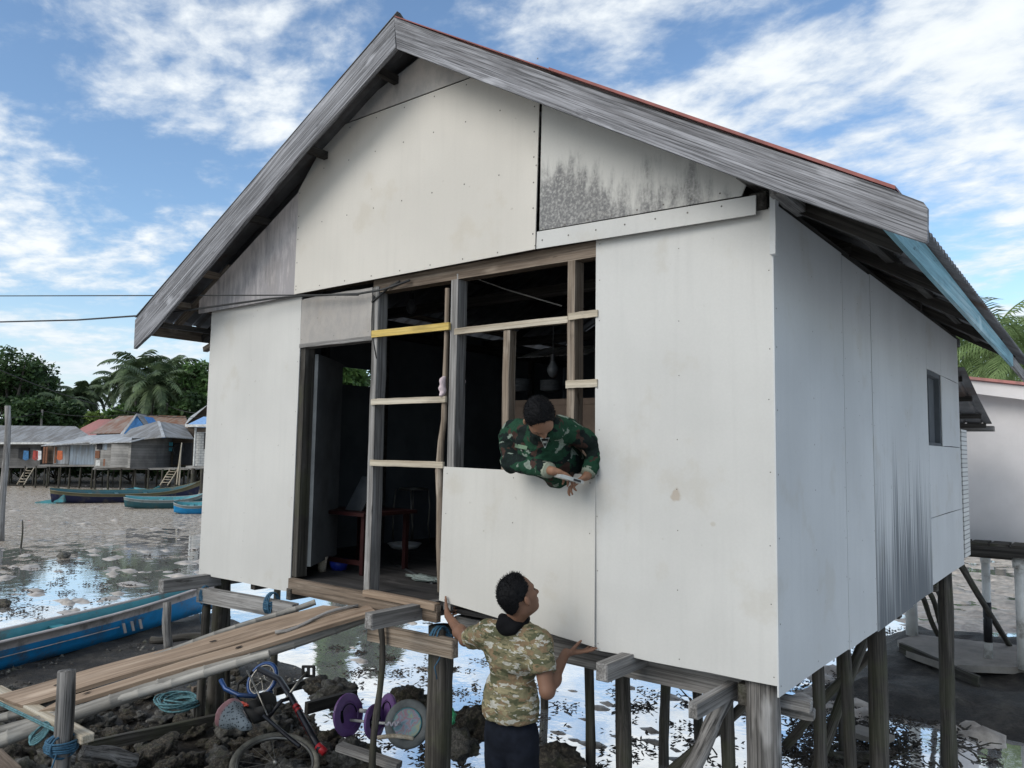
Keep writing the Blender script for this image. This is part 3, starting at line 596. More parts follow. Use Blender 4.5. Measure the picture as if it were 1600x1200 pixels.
# ---- boats
def boat(name, label, c, ang, Ln, Wd, H, mats, rise=.25, krise=.05, heel=0, band=.74, parts=True, group=None, inner='boat_inner', bow=1.0, strips=()):
    mw = Matrix.Translation(V(c)) @ Matrix.Rotation(ang, 4, 'Z') @ Matrix.Rotation(heel, 4, 'X')
    t = link(name, None, mw=mw); tag(t, label, 'boat', group)
    n = 22; prof = [(0, 0), (.62, .03), (.80, .30), (.92, band), (1.0, 1.0)]
    b = MB(); vs = []; fs = []; mi = []; th = .025
    for side in (0, 1):
        for i in range(n+1):
            u = -1+2*i/n; wv = max(.02, Wd/2*(1-abs(u)**2.6*(1 if u > 0 else .45))); k = krise*max(0, abs(u)-.4)*1.6; s = H+rise*max(0, u)**3*bow+rise*.35*max(0, -u)**3
            row = []
            for sg in (-1, 1):
                for (a, z) in (prof if sg > 0 else prof[::-1]): row.append((u*Ln/2*(1+.03*z*abs(u)), sg*max(0.005, (a*wv-(th if side else 0))), k+(s-k)*z+(th if side and z < .5 else 0)))
            vs += row
    m = len(prof)*2; o2 = (n+1)*m
    for side in (0, 1):
        for i in range(n):
            for k in range(m-1):
                a = side*o2+i*m+k; f = (a, a+m, a+m+1, a+1); fs.append(f if not side else f[::-1]); upper = k in (0, m-2); mi.append(2 if side else (1 if upper else 0))
    for i in range(n):
        for k in (0, m-1): a = i*m+k; fs.append((a, a+m, a+m+o2, a+o2)); mi.append(1)
    for i in (0, n): fs.append(tuple(i*m+k for k in range(m))); mi.append(0)
    hull = mesh('hull', [mw @ V(v) for v in vs], fs, [M[x] for x in mats], t, mw, True, mi, orient=False)
    if parts:
        for u in (-.5, -.15, .25, .6): b = MB(); wv = Wd/2*(1-abs(u)**2.6); b.box((u*Ln/2-.09, -wv*.92, H*.78), (u*Ln/2+.09, wv*.92, H*.83), mw=mw); b.build('thwart', M[mats[2]], t, mw)
        for sg in (-1, 1):
            pts = [mw @ V((u*Ln/2*1.03, sg*Wd/2*(1-abs(u)**2.6*(1 if u > 0 else .45)), H+rise*max(0, u)**3*bow+rise*.35*max(0, -u)**3+.012)) for u in [-1+2*i/16 for i in range(17)]]
            MB().tube(pts, .022, 6).build('gunwale', M[mats[1]], t, mw, True)
    return t, mw
def paint(name, c, dirt=(.10, .09, .07)): M[name] = plain(name, c, .45, 0, .12, 3, dirt=dirt); return name
paint('boat_blue', (.01, .22, .48)); paint('boat_cream', (.50, .44, .41)); paint('boat_teal', (.05, .24, .28)); paint('boat_navy', (.008, .013, .05)); paint('boat_olive', (.16, .15, .09)); paint('boat_turq', (.06, .28, .36)); paint('boat_rust', (.10, .03, .02)); paint('boat_white', (.6, .62, .62))
BZ = -.60; a = G(-10, 1052, BZ); c = G(338, 958, BZ)
d = (c-a).normalized(); perp = V((-d.y, d.x, 0)); cen = c - d*4.2 + perp*.14
bt, bmw = boat('wooden_boat', 'long blue and cream wooden boat lying on the mud by the left stilts', (cen.x, cen.y, BZ+.01), math.atan2(d.y, d.x), 9.0, .54, .42, ('boat_blue', 'boat_cream', 'boat_teal'), rise=.18, heel=.05)
b = MB()
for i, off in enumerate((0, .16, .32)):
    x = 2.0+off*1.0; b.prism([bmw @ V((x, -.240, .11)), bmw @ V((x+.05, -.240, .11)), bmw @ V((x-.03, -.262, .275)), bmw @ V((x-.08, -.262, .275))], bmw.to_3x3() @ V((0, -.012, 0)))
b.build('side_stripe', M['boat_cream'], bt, bmw)
b = MB(); pts = [bmw @ V((x, -.262*(1-abs(x/4.5)**2.6*(1 if x > 0 else .45))-.004, .225)) for x in (-4, -3, -2, -1, 0, 1, 1.9)]; b.tube(pts, .008, 5); b.build('side_line', M['boat_cream'], bt, bmw, True)
# ---- gangway of planks on bamboo poles, from the bank up to the door sill
N1, F1, N0 = V((2.45, -.12, 1.235)), V((1.55, -.12, 1.235)), V((1.25, -2.02, .58))
GN = (F1-N1).cross(N0-N1).normalized()
if GN.z < 0: GN = -GN
def GP(px, py, off=0):
    d = _f + _r*((px-800)/FPX) + _u*((600-py)/FPX); o = N1+GN*off; return CP+d*((o-CP).dot(GN)/d.dot(GN))
def gpole(pxs, r0, r1, label, off=0, name='bamboo_pole', nodes=9, cat='pole', mat='bamboo', group='bamboo poles of the gangway', bend=.012):
    o = pole(name, GP(*pxs[0], off), GP(*pxs[1], off), r0, r1, M[mat], nodes=nodes, n=12, bend=bend); return tag(o, label, cat, group)
gpole(((-70, 1183), (585, 958)), .047, .042, 'thick grey bamboo pole on the near side of the gangway', -.03)
gpole(((-60, 1160), (420, 1022)), .030, .027, 'thinner bamboo pole tucked beside the thick near one of the gangway', .0)
gpole(((-20, 1128), (300, 1049)), .030, .024, 'bamboo pole with its cut end showing below the crossbar', -.045)
gpole(((200, 1040), (492, 941)), .026, .022, 'slim bamboo pole along the far side of the gangway', .02)
gpole(((430, 988), (560, 946)), .013, .011, 'short crooked stick lying on the brown planks', .055, 'stick', 0, 'stick', 'grey_wood', None, .02)
gpole(((-20, 1112), (240, 1060)), .022, .018, 'thin dark pole under the near plank of the gangway', -.06, 'pole', 0, 'pole', 'post_wood', None)
M['slot'] = plain('slot_shadow', (.03, .02, .015), .9)
def plank(a0, a1, b0, b1, label, off, th=.028, slots=()):
    """a = far edge pixels, b = near edge pixels, each from left end to right end"""
    p = [GP(*a0, off), GP(*a1, off), GP(*b1, off), GP(*b0, off)]; F = frame(p[0], p[1])
    b = MB(); n = 14; up = GN*th
    far = [p[0].lerp(p[1], i/n) for i in range(n+1)]; near = [p[3].lerp(p[2], i/n) for i in range(n+1)]; vs = []
    for i in range(n+1):
        wob = GN*(math.sin(i*.9+off*90)*.004); vs += [far[i]+wob, near[i]+wob, near[i]+wob-up, far[i]+wob-up]
    fs = []
    for i in range(n):
        for k in range(4): fs.append((i*4+k, i*4+(k+1) % 4, i*4+4+(k+1) % 4, i*4+4+k))
    fs += [(3, 2, 1, 0), (n*4, n*4+1, n*4+2, n*4+3)]; b.add(vs, fs, 0)
    for (s, wd) in slots:   # mortise holes: flat dark quads on the plank, painted shade without a recess
        m0 = p[0].lerp(p[1], s); m1 = p[3].lerp(p[2], s); c = m0.lerp(m1, .45); x = (p[1]-p[0]).normalized(); y = (m1-m0).normalized()
        b.add([c+x*sx*wd+y*sy*.014+GN*.0052 for sx, sy in ((-1, -1), (1, -1), (1, 1), (-1, 1))], [(0, 1, 2, 3)], 1)
    o = b.build('plank', [M['plank_wood'], M['slot']], None, F); return tag(o, label, 'plank', 'brown planks laid on the gangway')
plank((-6, 1086), (505, 945), (34, 1101), (560, 950), 'wider brown plank on the far side of the gangway', .045, slots=((.14, .022), (.60, .022)))
plank((100, 1090), (575, 945), (58, 1112), (588, 955), 'narrower brown plank on the near side of the gangway', .036, slots=((.10, .02), (.56, .02)))
o = bar('crossbar', GP(-8, 1078, -.0), GP(138, 1154, -.0), .075, .05, M['pale_wood']); tag(o, 'pale squared crossbar at the lower end of the gangway', 'timber')
pt = GP(104, 1090, -.02); pt += (CP-pt).normalized()*.72
tb = W2(104, 1048, (pt-CP).dot(_f)); o = pole('gangway_post', (tb.x, tb.y, -.25), tb, .056, .050, M['big_post'], n=12, bend=.006); tag(o, 'grey upright post tied at the lower left end of the gangway', 'post')
o = lashing(V((tb.x, tb.y, .0)), .14, .12, 5, parent=None, name='rope'); o.location = o.location; tag(o, 'blue rope wound round the grey upright post', 'rope')
wr = P(104, 1168, 1, tb.y); o.location.z += wr.z
pts = [GP(-10, 1096, .03), GP(40, 1120, .03), GP(90, 1144, .03), GP(100, 1160, .02)]; b = MB(); b.tube(pts, .007, 6); b.tube([p+V((.01, 0, .012)) for p in pts], .006, 6)
for k in range(5): c = GP(62, 1135+k*3, -.02); b.tube([c+V((math.cos(t)*.07, math.sin(t)*.05, math.sin(t)*.05)) for t in [i*.52 for i in range(12)]], .007, 5, closed=True)
tag(b.build('rope', M['rope_teal'], smooth=True), 'teal rope lashing the bamboo poles to the crossbar', 'rope')
# posts and stakes left of the gangway
def stake(px, p0, p1, y, r, label, name='stake', mat='post_wood', zb=None):
    a = P(px, p0, 1, y); c = P(px+2, p1, 1, y); return tag(pole(name, (c.x, c.y, c.z if zb is None else zb), a, r*1.05, r, M[mat], n=10, bend=.008), label, 'post')
stake(261, 941, 1015, -.35, .036, 'short grey stake standing between the blue boat and the gangway', mat='grey_wood')
o = pole('log', P(235, 1000, 2, -.2), P(330, 995, 2, -.2), .05, .05, M['post_wood']); tag(o, 'dark log lying on the mud below the left corner of the house', 'log')
# ---- rubble bank
def rockmat(name, a, b_, c):
    m, t, b = newmat(name); q = NT(t); v = q.coord(); n = q.noise(v, 7, 9, .7); k = q.ramp(n, [(.32, a), (.5, b_), (.68, c)])
    g = q.noise(q.coord(loc=(5, 5, 5)), 2.2, 4); k = q.mix(q.rng(g, .5, .66, 0, .5), k, (.05, .055, .022)); q.l(k, b.inputs['Base Color']); b.inputs['Roughness'].default_value = .8
    q.bump(q.noise(v, 22, 9, .75), b, .9, .03); return m
M['rock'] = rockmat('craggy_rock', (.014, .012, .010), (.055, .047, .037), (.22, .19, .14))
M['rock2'] = rockmat('grey_rock', (.035, .035, .035), (.11, .105, .095), (.26, .25, .22))
def rock_mesh(seed, kind):
    bm = bmesh.new(); bmesh.ops.create_icosphere(bm, subdivisions=4, radius=1); r = random.Random(seed); o = V((seed*3.3, seed*1.7, 0)); sx, sy, sz = r.uniform(.8, 1.35), r.uniform(.65, 1), r.uniform(.5, .8)
    for v in bm.verts:
        p = v.co.copy(); n = mnoise.fractal(p*1.3+o, 1, 2, 3); f = abs(mnoise.noise(p*2.6+o*2)); g = abs(mnoise.noise(p*6+o))
        k = 1+n*.45-(1-min(1, f*3))*.16-(1-min(1, g*3.2))*.07+mnoise.fractal(p*9+o, 1, 2, 3)*.05
        v.co = V((p.x*sx*k, p.y*sy*k, p.z*sz*k))
    me = bpy.data.meshes.new('rock'); bm.to_mesh(me); bm.free(); me.polygons.foreach_set('use_smooth', [True]*len(me.polygons)); me.materials.append(M['rock' if kind else 'rock2']); return me
RM = [rock_mesh(i+1, i % 3) for i in range(9)]
def inview(p, mx=60, my=60):
    d = V(p)-CP; z = d.dot(_f)
    if z < .3: return False
    x = 800+FPX*d.dot(_r)/z; y = 600-FPX*d.dot(_u)/z; return -mx < x < 1600+mx and -my < y < 1200+my
def pix(p): d = V(p)-CP; z = d.dot(_f); return 800+FPX*d.dot(_r)/z, 600-FPX*d.dot(_u)/z, z
def put_rock(p, r, me=None, label='dark craggy rock among the rubble heaped under the front of the house', group='rocks of the rubble bank'):
    o = link('rock', me or rnd.choice(RM)); o.location = p; o.rotation_euler = (rnd.uniform(-.5, .5), rnd.uniform(-.5, .5), rnd.uniform(0, 6.28)); s = r*rnd.uniform(.85, 1.15); o.scale = (s, s, s); return tag(o, label, 'rock', group)
cnt = 0; placed = []; tries = 0
while cnt < 288 and tries < 14000:
    tries += 1; x, y = rnd.uniform(-3.0, 4.0), rnd.uniform(-2.2, 2.3)
    if bank_h(x, y) < .12: continue
    z = ground_z(x, y)
    if not inview((x, y, z), 40, 70): continue
    q_ = pix((x, y, z))
    if q_[0] < 330 and q_[1] < 1085: continue
    r = rnd.choice((.07, .085, .10, .12, .15, .18))
    if any((x-a)**2+(y-b2)**2 < (.66*(r+c2))**2 for a, b2, c2 in placed): continue
    placed.append((x, y, r)); put_rock((x, y, z+r*.28), r); cnt += 1
for (px, py, r, lb) in ((640, 1095, .26, 'large brown-topped craggy rock behind the thin prop stick'), (525, 1085, .24, 'rounded dark rock at the top of the rubble behind the bicycle pedal'), (500, 1075, .2, 'smooth black rock at the water edge above the purple discs'), (860, 1190, .28, 'big dark rock behind the standing man in the patterned shirt'), (740, 1130, .22, 'pitted rock between the lashed stilt and the standing man'), (720, 1165, .17, 'lower grey rock beside the lashed stilt')):
    p = B(px, py, .05); o = put_rock(p, r, RM[(px*7) % 9], lb, None)
# loose timbers
def timber(p0, p1, w, h, label, mat='post_wood', cat='timber', name='timber'): return tag(bar(name, p0, p1, w, h, M[mat]), label, cat)
timber(B(135, 1168, .08), B(350, 1122, .05), .05, .09, 'long dark timber lying in the rubble below the gangway')
timber(B(478, 1107, .12), B(556, 1086, .10), .05, .10, 'dark beam between the bicycle and the water', 'dark_wood')
timber(B(430, 1080, .02), B(500, 1062, .02), .05, .08, 'dark timber under the bicycle pedal', 'dark_wood')
timber(W2(529, 1166, 5.75), W2(624, 1197, 5.55), .085, .045, 'grooved grey offcut board lying in front of the purple discs', 'grey_wood', 'board', 'board')
timber(B(20, 1215, .25), B(-30, 1165, .25), .10, .10, 'brown timber end in the bottom left corner', 'brown_wood')
timber(B(300, 1078, .1), B(352, 1066, .1), .05, .05, 'brown stick under the bamboo near the coiled rope', 'brown_wood', 'stick', 'stick')
tag(pole('log', W2(128, 1176, 5.2), W2(212, 1189, 5.35), .052, .048, M['big_post'], n=12), 'pale cut log beside the tied post', 'log')
tag(pole('log', W2(70, 1163, 5.0), W2(118, 1182, 5.05), .05, .05, M['big_post'], n=12), 'short log end tucked behind the tied post', 'log')
# coiled teal rope
b = MB(); c = B(278, 1102, .16)
for k in range(11):
    rx = rnd.uniform(.13, .22); ox, oy = rnd.uniform(-.03, .03), rnd.uniform(-.02, .02); pts = []
    for i in range(20): t = 2*math.pi*i/20; pts.append(c+V((ox+math.cos(t)*rx, oy+math.sin(t)*rx*.75, k*.006+.014*math.sin(2*t+k))))
    b.tube(pts, .0075, 6, closed=True)
b.tube([c+V((-.18, 0, .03)), c+V((-.27, -.05, .01)), c+V((-.33, .03, 0))], .0075, 6); tag(b.build('rope_coil', M['rope_teal'], smooth=True), 'coil of teal rope dropped on the rubble under the gangway', 'rope')
# ---- child's bicycle thrown on the rubble
M['bike_black'] = plain('bike_black', (.015, .015, .02), .35, .2, .3); M['bike_red'] = plain('bike_red', (.32, .015, .02), .4, 0, .2); M['tyre'] = plain('old_tyre', (.20, .185, .15), .85, 0, .35, 14, bump=.3); M['bike_blue'] = plain('bike_blue', (.015, .05, .16), .3, .2, .2, dirt=(.04, .05, .06)); M['steel'] = plain('dull_steel', (.22, .21, .19), .4, .8, .3); M['tyre_dark'] = plain('dark_tyre', (.02, .02, .02), .8)
bk = thing('bicycle', "overturned child's black and red bicycle with blue wheel lying on the rubble", 'bicycle', B(430, 1160, 0))
def wheel(c, nrm, R, parent, tyre='tyre', rim='steel', spokes=20, tr=.024, hub=.02, label=None):
    z = V(nrm).normalized(); x = z.orthogonal().normalized(); y = z.cross(x); mw = Matrix((x, y, z)).transposed().to_4x4(); mw.translation = c
    wl = MB().tube([mw @ V((math.cos(t)*R, math.sin(t)*R, 0)) for t in [2*math.pi*i/40 for i in range(40)]], tr, 8, closed=True, j=.03).build('wheel', M[tyre], parent, mw, True)
    if label: tag(wl, label)
    MB().tube([mw @ V((math.cos(t)*(R-tr*1.0), math.sin(t)*(R-tr*1.0), 0)) for t in [2*math.pi*i/40 for i in range(40)]], tr*.62, 8, closed=True).build('rim', M[rim], wl, mw, True)
    MB().tube([mw @ V((0, 0, -.035)), mw @ V((0, 0, .035))], hub, 8).build('hub', M[rim], wl, mw, True)
    b = MB()
    for i in range(spokes):
        t = 2*math.pi*i/spokes; s = 1 if i % 2 else -1; b.tube([mw @ V((math.cos(t+.5*s)*hub, math.sin(t+.5*s)*hub, .025*s)), mw @ V((math.cos(t)*(R-tr), math.sin(t)*(R-tr), 0))], .0016, 4)
    b.build('spokes', M[rim], wl, mw); return wl
tc_ = (CP-B(430, 1190, 0)); tc_.z = 0; tc_.normalize()
wheel(W2(430, 1194, 5.75), V((0, 0, 1))*.90+tc_*.36+V((.02, .05, 0)), .30, bk, label='wheel with a dirty pale tyre lying flat')
wheel(W2(410, 1062, 6.9), tc_*.75+V((0, 0, .35))+V((-.5, -.1, 0)), .145, bk, 'bike_blue', 'steel', 14, .018, label='small blue rear wheel')
def tb(name, pts, r, mat): return MB().tube(pts, r, 8).build(name, M[mat], bk, None, True)
tb('frame', [W2(500, 1172, 5.8), W2(480, 1135, 6.0), W2(455, 1090, 6.3), W2(437, 1062, 6.6), W2(405, 1045, 6.8)], .026, 'bike_black')
tb('frame_tube', [W2(412, 1118, 6.1), W2(440, 1143, 6.0), W2(468, 1166, 5.8)], .016, 'bike_black'); tb('frame_tube', [W2(420, 1120, 6.15), W2(440, 1095, 6.25), W2(458, 1090, 6.3)], .016, 'bike_black')
tb('fork', [W2(386, 1048, 6.5), W2(402, 1080, 6.3), W2(418, 1118, 6.1)], .008, 'steel'); tb('fork', [W2(366, 1086, 6.5), W2(378, 1105, 6.35), W2(392, 1130, 6.2)], .012, 'bike_black')
tb('handlebar', [W2(395, 1050, 6.7), W2(372, 1068, 6.6), W2(368, 1090, 6.5), W2(385, 1102, 6.4), W2(420, 1098, 6.3)], .014, 'tyre_dark')
b = MB()
for i in range(8):
    a = W2(462, 1103, 6.21).lerp(W2(489, 1152, 5.93), i/8); c = W2(462, 1103, 6.21).lerp(W2(489, 1152, 5.93), (i+.72)/8); b.tube([a+(CP-a).normalized()*.004, c+(CP-c).normalized()*.004+V((.0, 0, .004))], .0275, 8)
b.build('red_lettering', M['bike_red'], bk, smooth=True)
MB().tube([W2(496, 1165, 5.83), W2(508, 1176, 5.8)], .03, 8).build('head_tube', M['bike_red'], bk, smooth=True)
mw = frame(W2(415, 1098, 6.3), W2(415, 1098, 6.3)+tc_); MB().lathe([(.02, -.01), (.085, -.008), (.088, 0), (.085, .008), (.02, .01)], mw @ Matrix.Rotation(math.pi/2, 4, 'Y'), 20).build('chain_guard', M['tyre_dark'], bk)
tb('crank', [W2(447, 1092, 6.3), W2(466, 1066, 6.42), W2(480, 1050, 6.5)], .012, 'steel')
b = MB(); pc = W2(482, 1049, 6.5); x = _r; y = _u
for sx in (-1, 0, 1): b.bar(pc+x*.045*sx-y*.04, pc+x*.045*sx+y*.04, .02, .02)
for sy in (-1, 1): b.bar(pc-x*.055+y*.04*sy, pc+x*.055+y*.04*sy, .02, .018)
b.build('pedal', M['tyre_dark'], bk)
tb('mudguard', [W2(345, 1062, 6.6), W2(352, 1076, 6.55), W2(372, 1086, 6.5), W2(398, 1088, 6.5), W2(425, 1082, 6.6)], .020, 'bike_blue')
b = MB(); b.box((-.10, -.06, -.02), (.09, .06, .02), mw=Matrix.Translation(W2(400, 1112, 6.2)) @ Matrix.Rotation(.6, 4, 'Y')); b.tube([W2(395, 1115, 6.2), W2(425, 1108, 6.2)], .045, 9, j=.15); b.build('saddle', M['tyre_dark'], bk, smooth=True)
# pink-topped lattice basket
mw = frame(W2(352, 1112, 5.95), W2(396, 1142, 5.8)) @ Matrix.Rotation(math.pi/2, 4, 'Y'); 
def latt():
    m, t, b = newmat('lattice_plastic'); q = NT(t); tc = q.n('ShaderNodeTexCoord'); x = q.n('ShaderNodeTexVoronoi'); x.inputs['Scale'].default_value = 55; q.l(tc.outputs['Object'], x.inputs[0]); s = q.n('ShaderNodeSeparateXYZ'); q.l(tc.outputs['Object'], s.inputs[0])
    k = q.mix(q.rng(x.outputs[0], .2, .45), (.03, .04, .05), (.36, .40, .42)); k = q.mix(q.rng(s.outputs[2], .07, .05), k, (.38, .19, .20))
    q.l(k, b.inputs['Base Color']); b.inputs['Roughness'].default_value = .6; return m
M['lattice'] = latt()
bs = MB().lathe([(.095, 0), (.115, .03), (.108, .07), (.085, .10), (.06, .15), (.045, .20), (.035, .25)], mw, 18).build('basket', M['lattice'], None, mw, True); tag(bs, 'crushed pink and white lattice basket beside the bicycle', 'basket')
for v in bs.data.vertices: v.co *= 1+mnoise.noise(v.co*14)*.22
# purple toy and its wheel
M['purple'] = plain('purple_plastic', (.17, .085, .25), .4, 0, .15, dirt=(.10, .05, .12)); M['lilac'] = plain('pale_lilac', (.45, .43, .48), .5); M['grey_rubber'] = plain('grey_tyre', (.14, .15, .15), .8, 0, .3, 8)
toy = thing('toy_car', 'broken purple plastic ride-on toy with a blue-hubbed wheel lying in the rubble', 'toy', B(590, 1140, 0))
def disc(px, py, t, R, asp_dir, nm='side_plate'):
    z = V(asp_dir).normalized(); x = V((0, 0, 1)).cross(z).normalized(); y = z.cross(x); mw = Matrix((x, y, z)).transposed().to_4x4(); mw.translation = W2(px, py, t); b = MB(); n = 28
    prof = [(R*.97*(1+.05*math.sin(k*.5)), 0) for k in range(1)]
    b.lathe([(R*.3, -.012), (R*.96, -.012), (R, 0), (R*.97, .012), (R*.62, .016), (R*.58, .009), (R*.2, .009)], mw, n); o = b.build(nm, M['purple'], toy, mw)
    b = MB(); b.tube([mw @ V((math.cos(a)*R*.5, math.sin(a)*R*.5, .014)) for a in [i*.4 for i in range(9)]], .004, 5); b.box((-R*.75, -R*.25, .008), (-R*.4, R*.3, .013), mw=mw); b.build('moulding', M['lilac'] if nm == 'x' else M['navy'], o, mw, True); return o
vd = (CP-W2(545, 1120, 6.6)).normalized()
disc(544, 1117, 6.55, .175, vd*.58+_r*.78); disc(585, 1128, 6.6, .145, vd*.45+_r*.85); disc(606, 1110, 6.7, .14, vd*.55-_r*.8)
MB().tube([W2(545, 1125, 6.55), W2(596, 1130, 6.55), W2(622, 1131, 6.5)], .012, 8).build('axle', M['white_pvc'], toy, smooth=True)
MB().tube([W2(562, 1110, 6.55), W2(578, 1112, 6.6)], .016, 8).build('strut', M['white_pvc'], toy, smooth=True)
z = (vd*.9-_r*.25+V((0, 0, .1))).normalized(); x = V((0, 0, 1)).cross(z).normalized(); y = z.cross(x); mw = Matrix((x, y, z)).transposed().to_4x4(); mw.translation = W2(637, 1131, 6.4)
MB().lathe([(.10, -.05), (.17, -.05), (.19, -.03), (.192, .0), (.175, .02), (.13, .022), (.125, .015)], mw, 32).build('wheel', M['grey_rubber'], toy, mw, True); wl = toy.children[-1]; wl = [o for o in bpy.data.objects if o.parent == toy and o.name.startswith('wheel')][0]
def hubm():
    m, t, b = newmat('faded_hub_print'); q = NT(t); n = q.noise(q.coord(rand=False), 16, 3, .5, .5); q.l(q.ramp(n, [(.35, (.10, .22, .26)), (.45, (.22, .28, .36)), (.53, (.30, .16, .20)), (.6, (.16, .30, .32)), (.7, (.30, .32, .20))]), b.inputs['Base Color']); return m
MB().lathe([(.02, .018), (.117, .018), (.12, .026), (.11, .028), (.02, .024)], mw, 32).build('hub_disc', hubm(), wl, mw)
MB().tube([mw @ V((math.cos(t)*.118, math.sin(t)*.118, .026)) for t in [2*math.pi*i/32 for i in range(32)]], .005, 5, closed=True).build('hub_ring', M['boat_teal'], wl, mw, True)
b = MB(); b.tube([W2(603+i*2.2, 1131+4*math.sin(i*1.9), 6.33) for i in range(11)], .009, 6); tag(b.build('ribbon', M['lilac'], smooth=True), 'crumpled white ribbon between the purple toy and the toy wheel', 'ribbon')
b = MB(); c = B(706, 1122, .12); bm_v = []
o = link('plastic_bag', RM[2].copy()); o.data.materials.clear(); o.data.materials.append(plain('green_plastic', (.04, .30, .13), .3)); o.location = W2(706, 1120, 6.3); o.scale = (.04, .04, .10); tag(o, 'crumpled green plastic scrap between the lashed stilt and the rocks', 'plastic scrap')
o = link('plastic_scrap', RM[4].copy()); o.data.materials.clear(); o.data.materials.append(plain('red_plastic', (.5, .07, .04), .4)); o.location = W2(378, 1100, 6.2); o.scale = (.07, .03, .02); tag(o, 'small red plastic scrap behind the lattice basket', 'plastic scrap')
tag(MB().tube([W2(590+i*8, 1153-3*math.sin(i*.5), 6.2) for i in range(8)], .018, 8).build('pipe', M['pale_wood'], smooth=True), 'curved beige strip lying below the toy wheel', 'strip')
# ---- litter and lumps on the mud
M['litter'] = plain('leaf_litter', (.035, .028, .02), .7, 0, .5, 3)
b = MB(); r2 = random.Random(3)
def cluster(p, n, sp):
    for _ in range(n):
        q_ = p+V((r2.gauss(0, sp), r2.gauss(0, sp*.8), 0)); L_ = r2.uniform(.03, .095); a = r2.uniform(0, 6.28); x = V((math.cos(a), math.sin(a), r2.uniform(-.1, .5))); y = V((-math.sin(a), math.cos(a), r2.uniform(-.3, .4))); w_ = L_*r2.uniform(.25, .6); z0 = r2.uniform(0, .02)
        q_ = q_+V((0, 0, z0)); b.add([q_, q_+x*L_*.5+y*w_*.5, q_+x*L_, q_+x*L_*.5-y*w_*.5, q_+x*L_*.5+V((0, 0, .012))], [(0, 1, 4), (1, 2, 4), (2, 3, 4), (3, 0, 4)])
for _ in range(260):
    px, py = r2.uniform(480, 1560), r2.uniform(965, 1205); p = G(px, py)
    if bank_h(p.x, p.y) > .35: continue
    p.z = GZ+.004; cluster(p, r2.choice((3, 6, 10, 24, 40)), r2.choice((.04, .08, .13)))
for _ in range(170):
    px, py = r2.uniform(0, 320), r2.uniform(860, 1000); p = G(px, py); p.z = GZ+.004; cluster(p, r2.choice((3, 8, 14, 26)), r2.choice((.06, .12, .2)))
for _ in range(110): # root tangle at right
    px, py = r2.uniform(1230, 1420), r2.uniform(1060, 1200); p = G(px, py); p.z = GZ+.01; cluster(p, 22, .12)
tag(b.build('leaf_litter', M['litter'], orient=False), kind='stuff')
M['clod'] = plain('wet_clay', (.38, .34, .30), .4, 0, .35, 5, bump=.6)
b = MB(); ico = RM[3]
def clod(p, sx, sy, sz):
    src = r2.choice(CL); b.add([p+V((v[0]*sx, v[1]*sy, v[2]*sz)) for v in src[0]], src[1])
CL = []
bl = MB(); bg_ = MB()
def cluster2(p):
    for _ in range(r2.choice((3, 6, 10))):
        q_ = p+V((r2.gauss(0, .12), r2.gauss(0, .12), 0)); q_.z = ground_z(q_.x, q_.y)+.006; a = r2.uniform(0, 6.28); x = V((math.cos(a), math.sin(a), r2.uniform(-.1, .3)))*r2.uniform(.03, .11); y = V((-math.sin(a), math.cos(a), .2))*r2.uniform(.005, .02); bl.add([q_, q_+x*.5+y, q_+x, q_+x*.5-y], [(0, 1, 2, 3)])
    for _ in range(r2.choice((1, 2, 4))):
        q_ = p+V((r2.gauss(0, .18), r2.gauss(0, .18), 0)); q_.z = ground_z(q_.x, q_.y)+.004; s = r2.uniform(.012, .045); src = r2.choice(CL); bg_.add([q_+V((v[0]*s, v[1]*s*.8, v[2]*s*.7)) for v in src[0]], src[1])
for k in range(4):
    bm = bmesh.new(); bmesh.ops.create_icosphere(bm, subdivisions=2, radius=1)
    CL.append(([tuple(V((v.co.x, v.co.y, max(0, 1-math.hypot(v.co.x, v.co.y))*1.5+.02 if v.co.z > -.05 else -.4))*(1+mnoise.fractal(v.co*1.6+V((k*9, 0, 0)), 1, 2, 3)*.6)) for v in bm.verts], [tuple(x.index for x in f.verts) for f in bm.faces])); bm.free()
for _ in range(260):
    px, py = r2.uniform(-20, 330), 757+(r2.random()**1.6)*215; p = G(px, py); s = r2.uniform(.06, .30); p.z = GZ-.02; clod(p, s*r2.uniform(.8, 2), s*r2.uniform(.6, 1.4), s*r2.uniform(.08, .26))
for _ in range(90):
    px, py = r2.uniform(520, 1500), r2.uniform(960, 1190); p = G(px, py)
    if bank_h(p.x, p.y) > .3: continue
    s = r2.uniform(.04, .12); p.z = GZ-.01; clod(p, s*1.8, s, s*.3)
for _ in range(300):
    px, py = r2.uniform(1420, 1620), r2.uniform(868, 985); p = G(px, py); s = r2.uniform(.08, .3); p.z = GZ-.02; clod(p, s*2.2, s*1.2, s*.25)
for _ in range(120):
    p = V((r2.uniform(3.2, 5.5), r2.uniform(6.5, 9.5), GZ-.03)); s = r2.uniform(.05, .22); clod(p, s*1.6, s, s*.5)
tag(b.build('mud_clods', M['clod'], orient=False, smooth=True), kind='stuff')
for _ in range(230):
    px, py = r2.uniform(-30, 700), r2.uniform(985, 1210); p = G(px, py, -.5); p.z = ground_z(p.x, p.y)
    if p.z < GZ+.02: continue
    p.z += .004; cluster2(p)
tag(bl.build('mud_litter', M['litter'], orient=False), kind='stuff'); tag(bg_.build('mud_pebbles', M['rock2'], orient=False, smooth=True), kind='stuff')
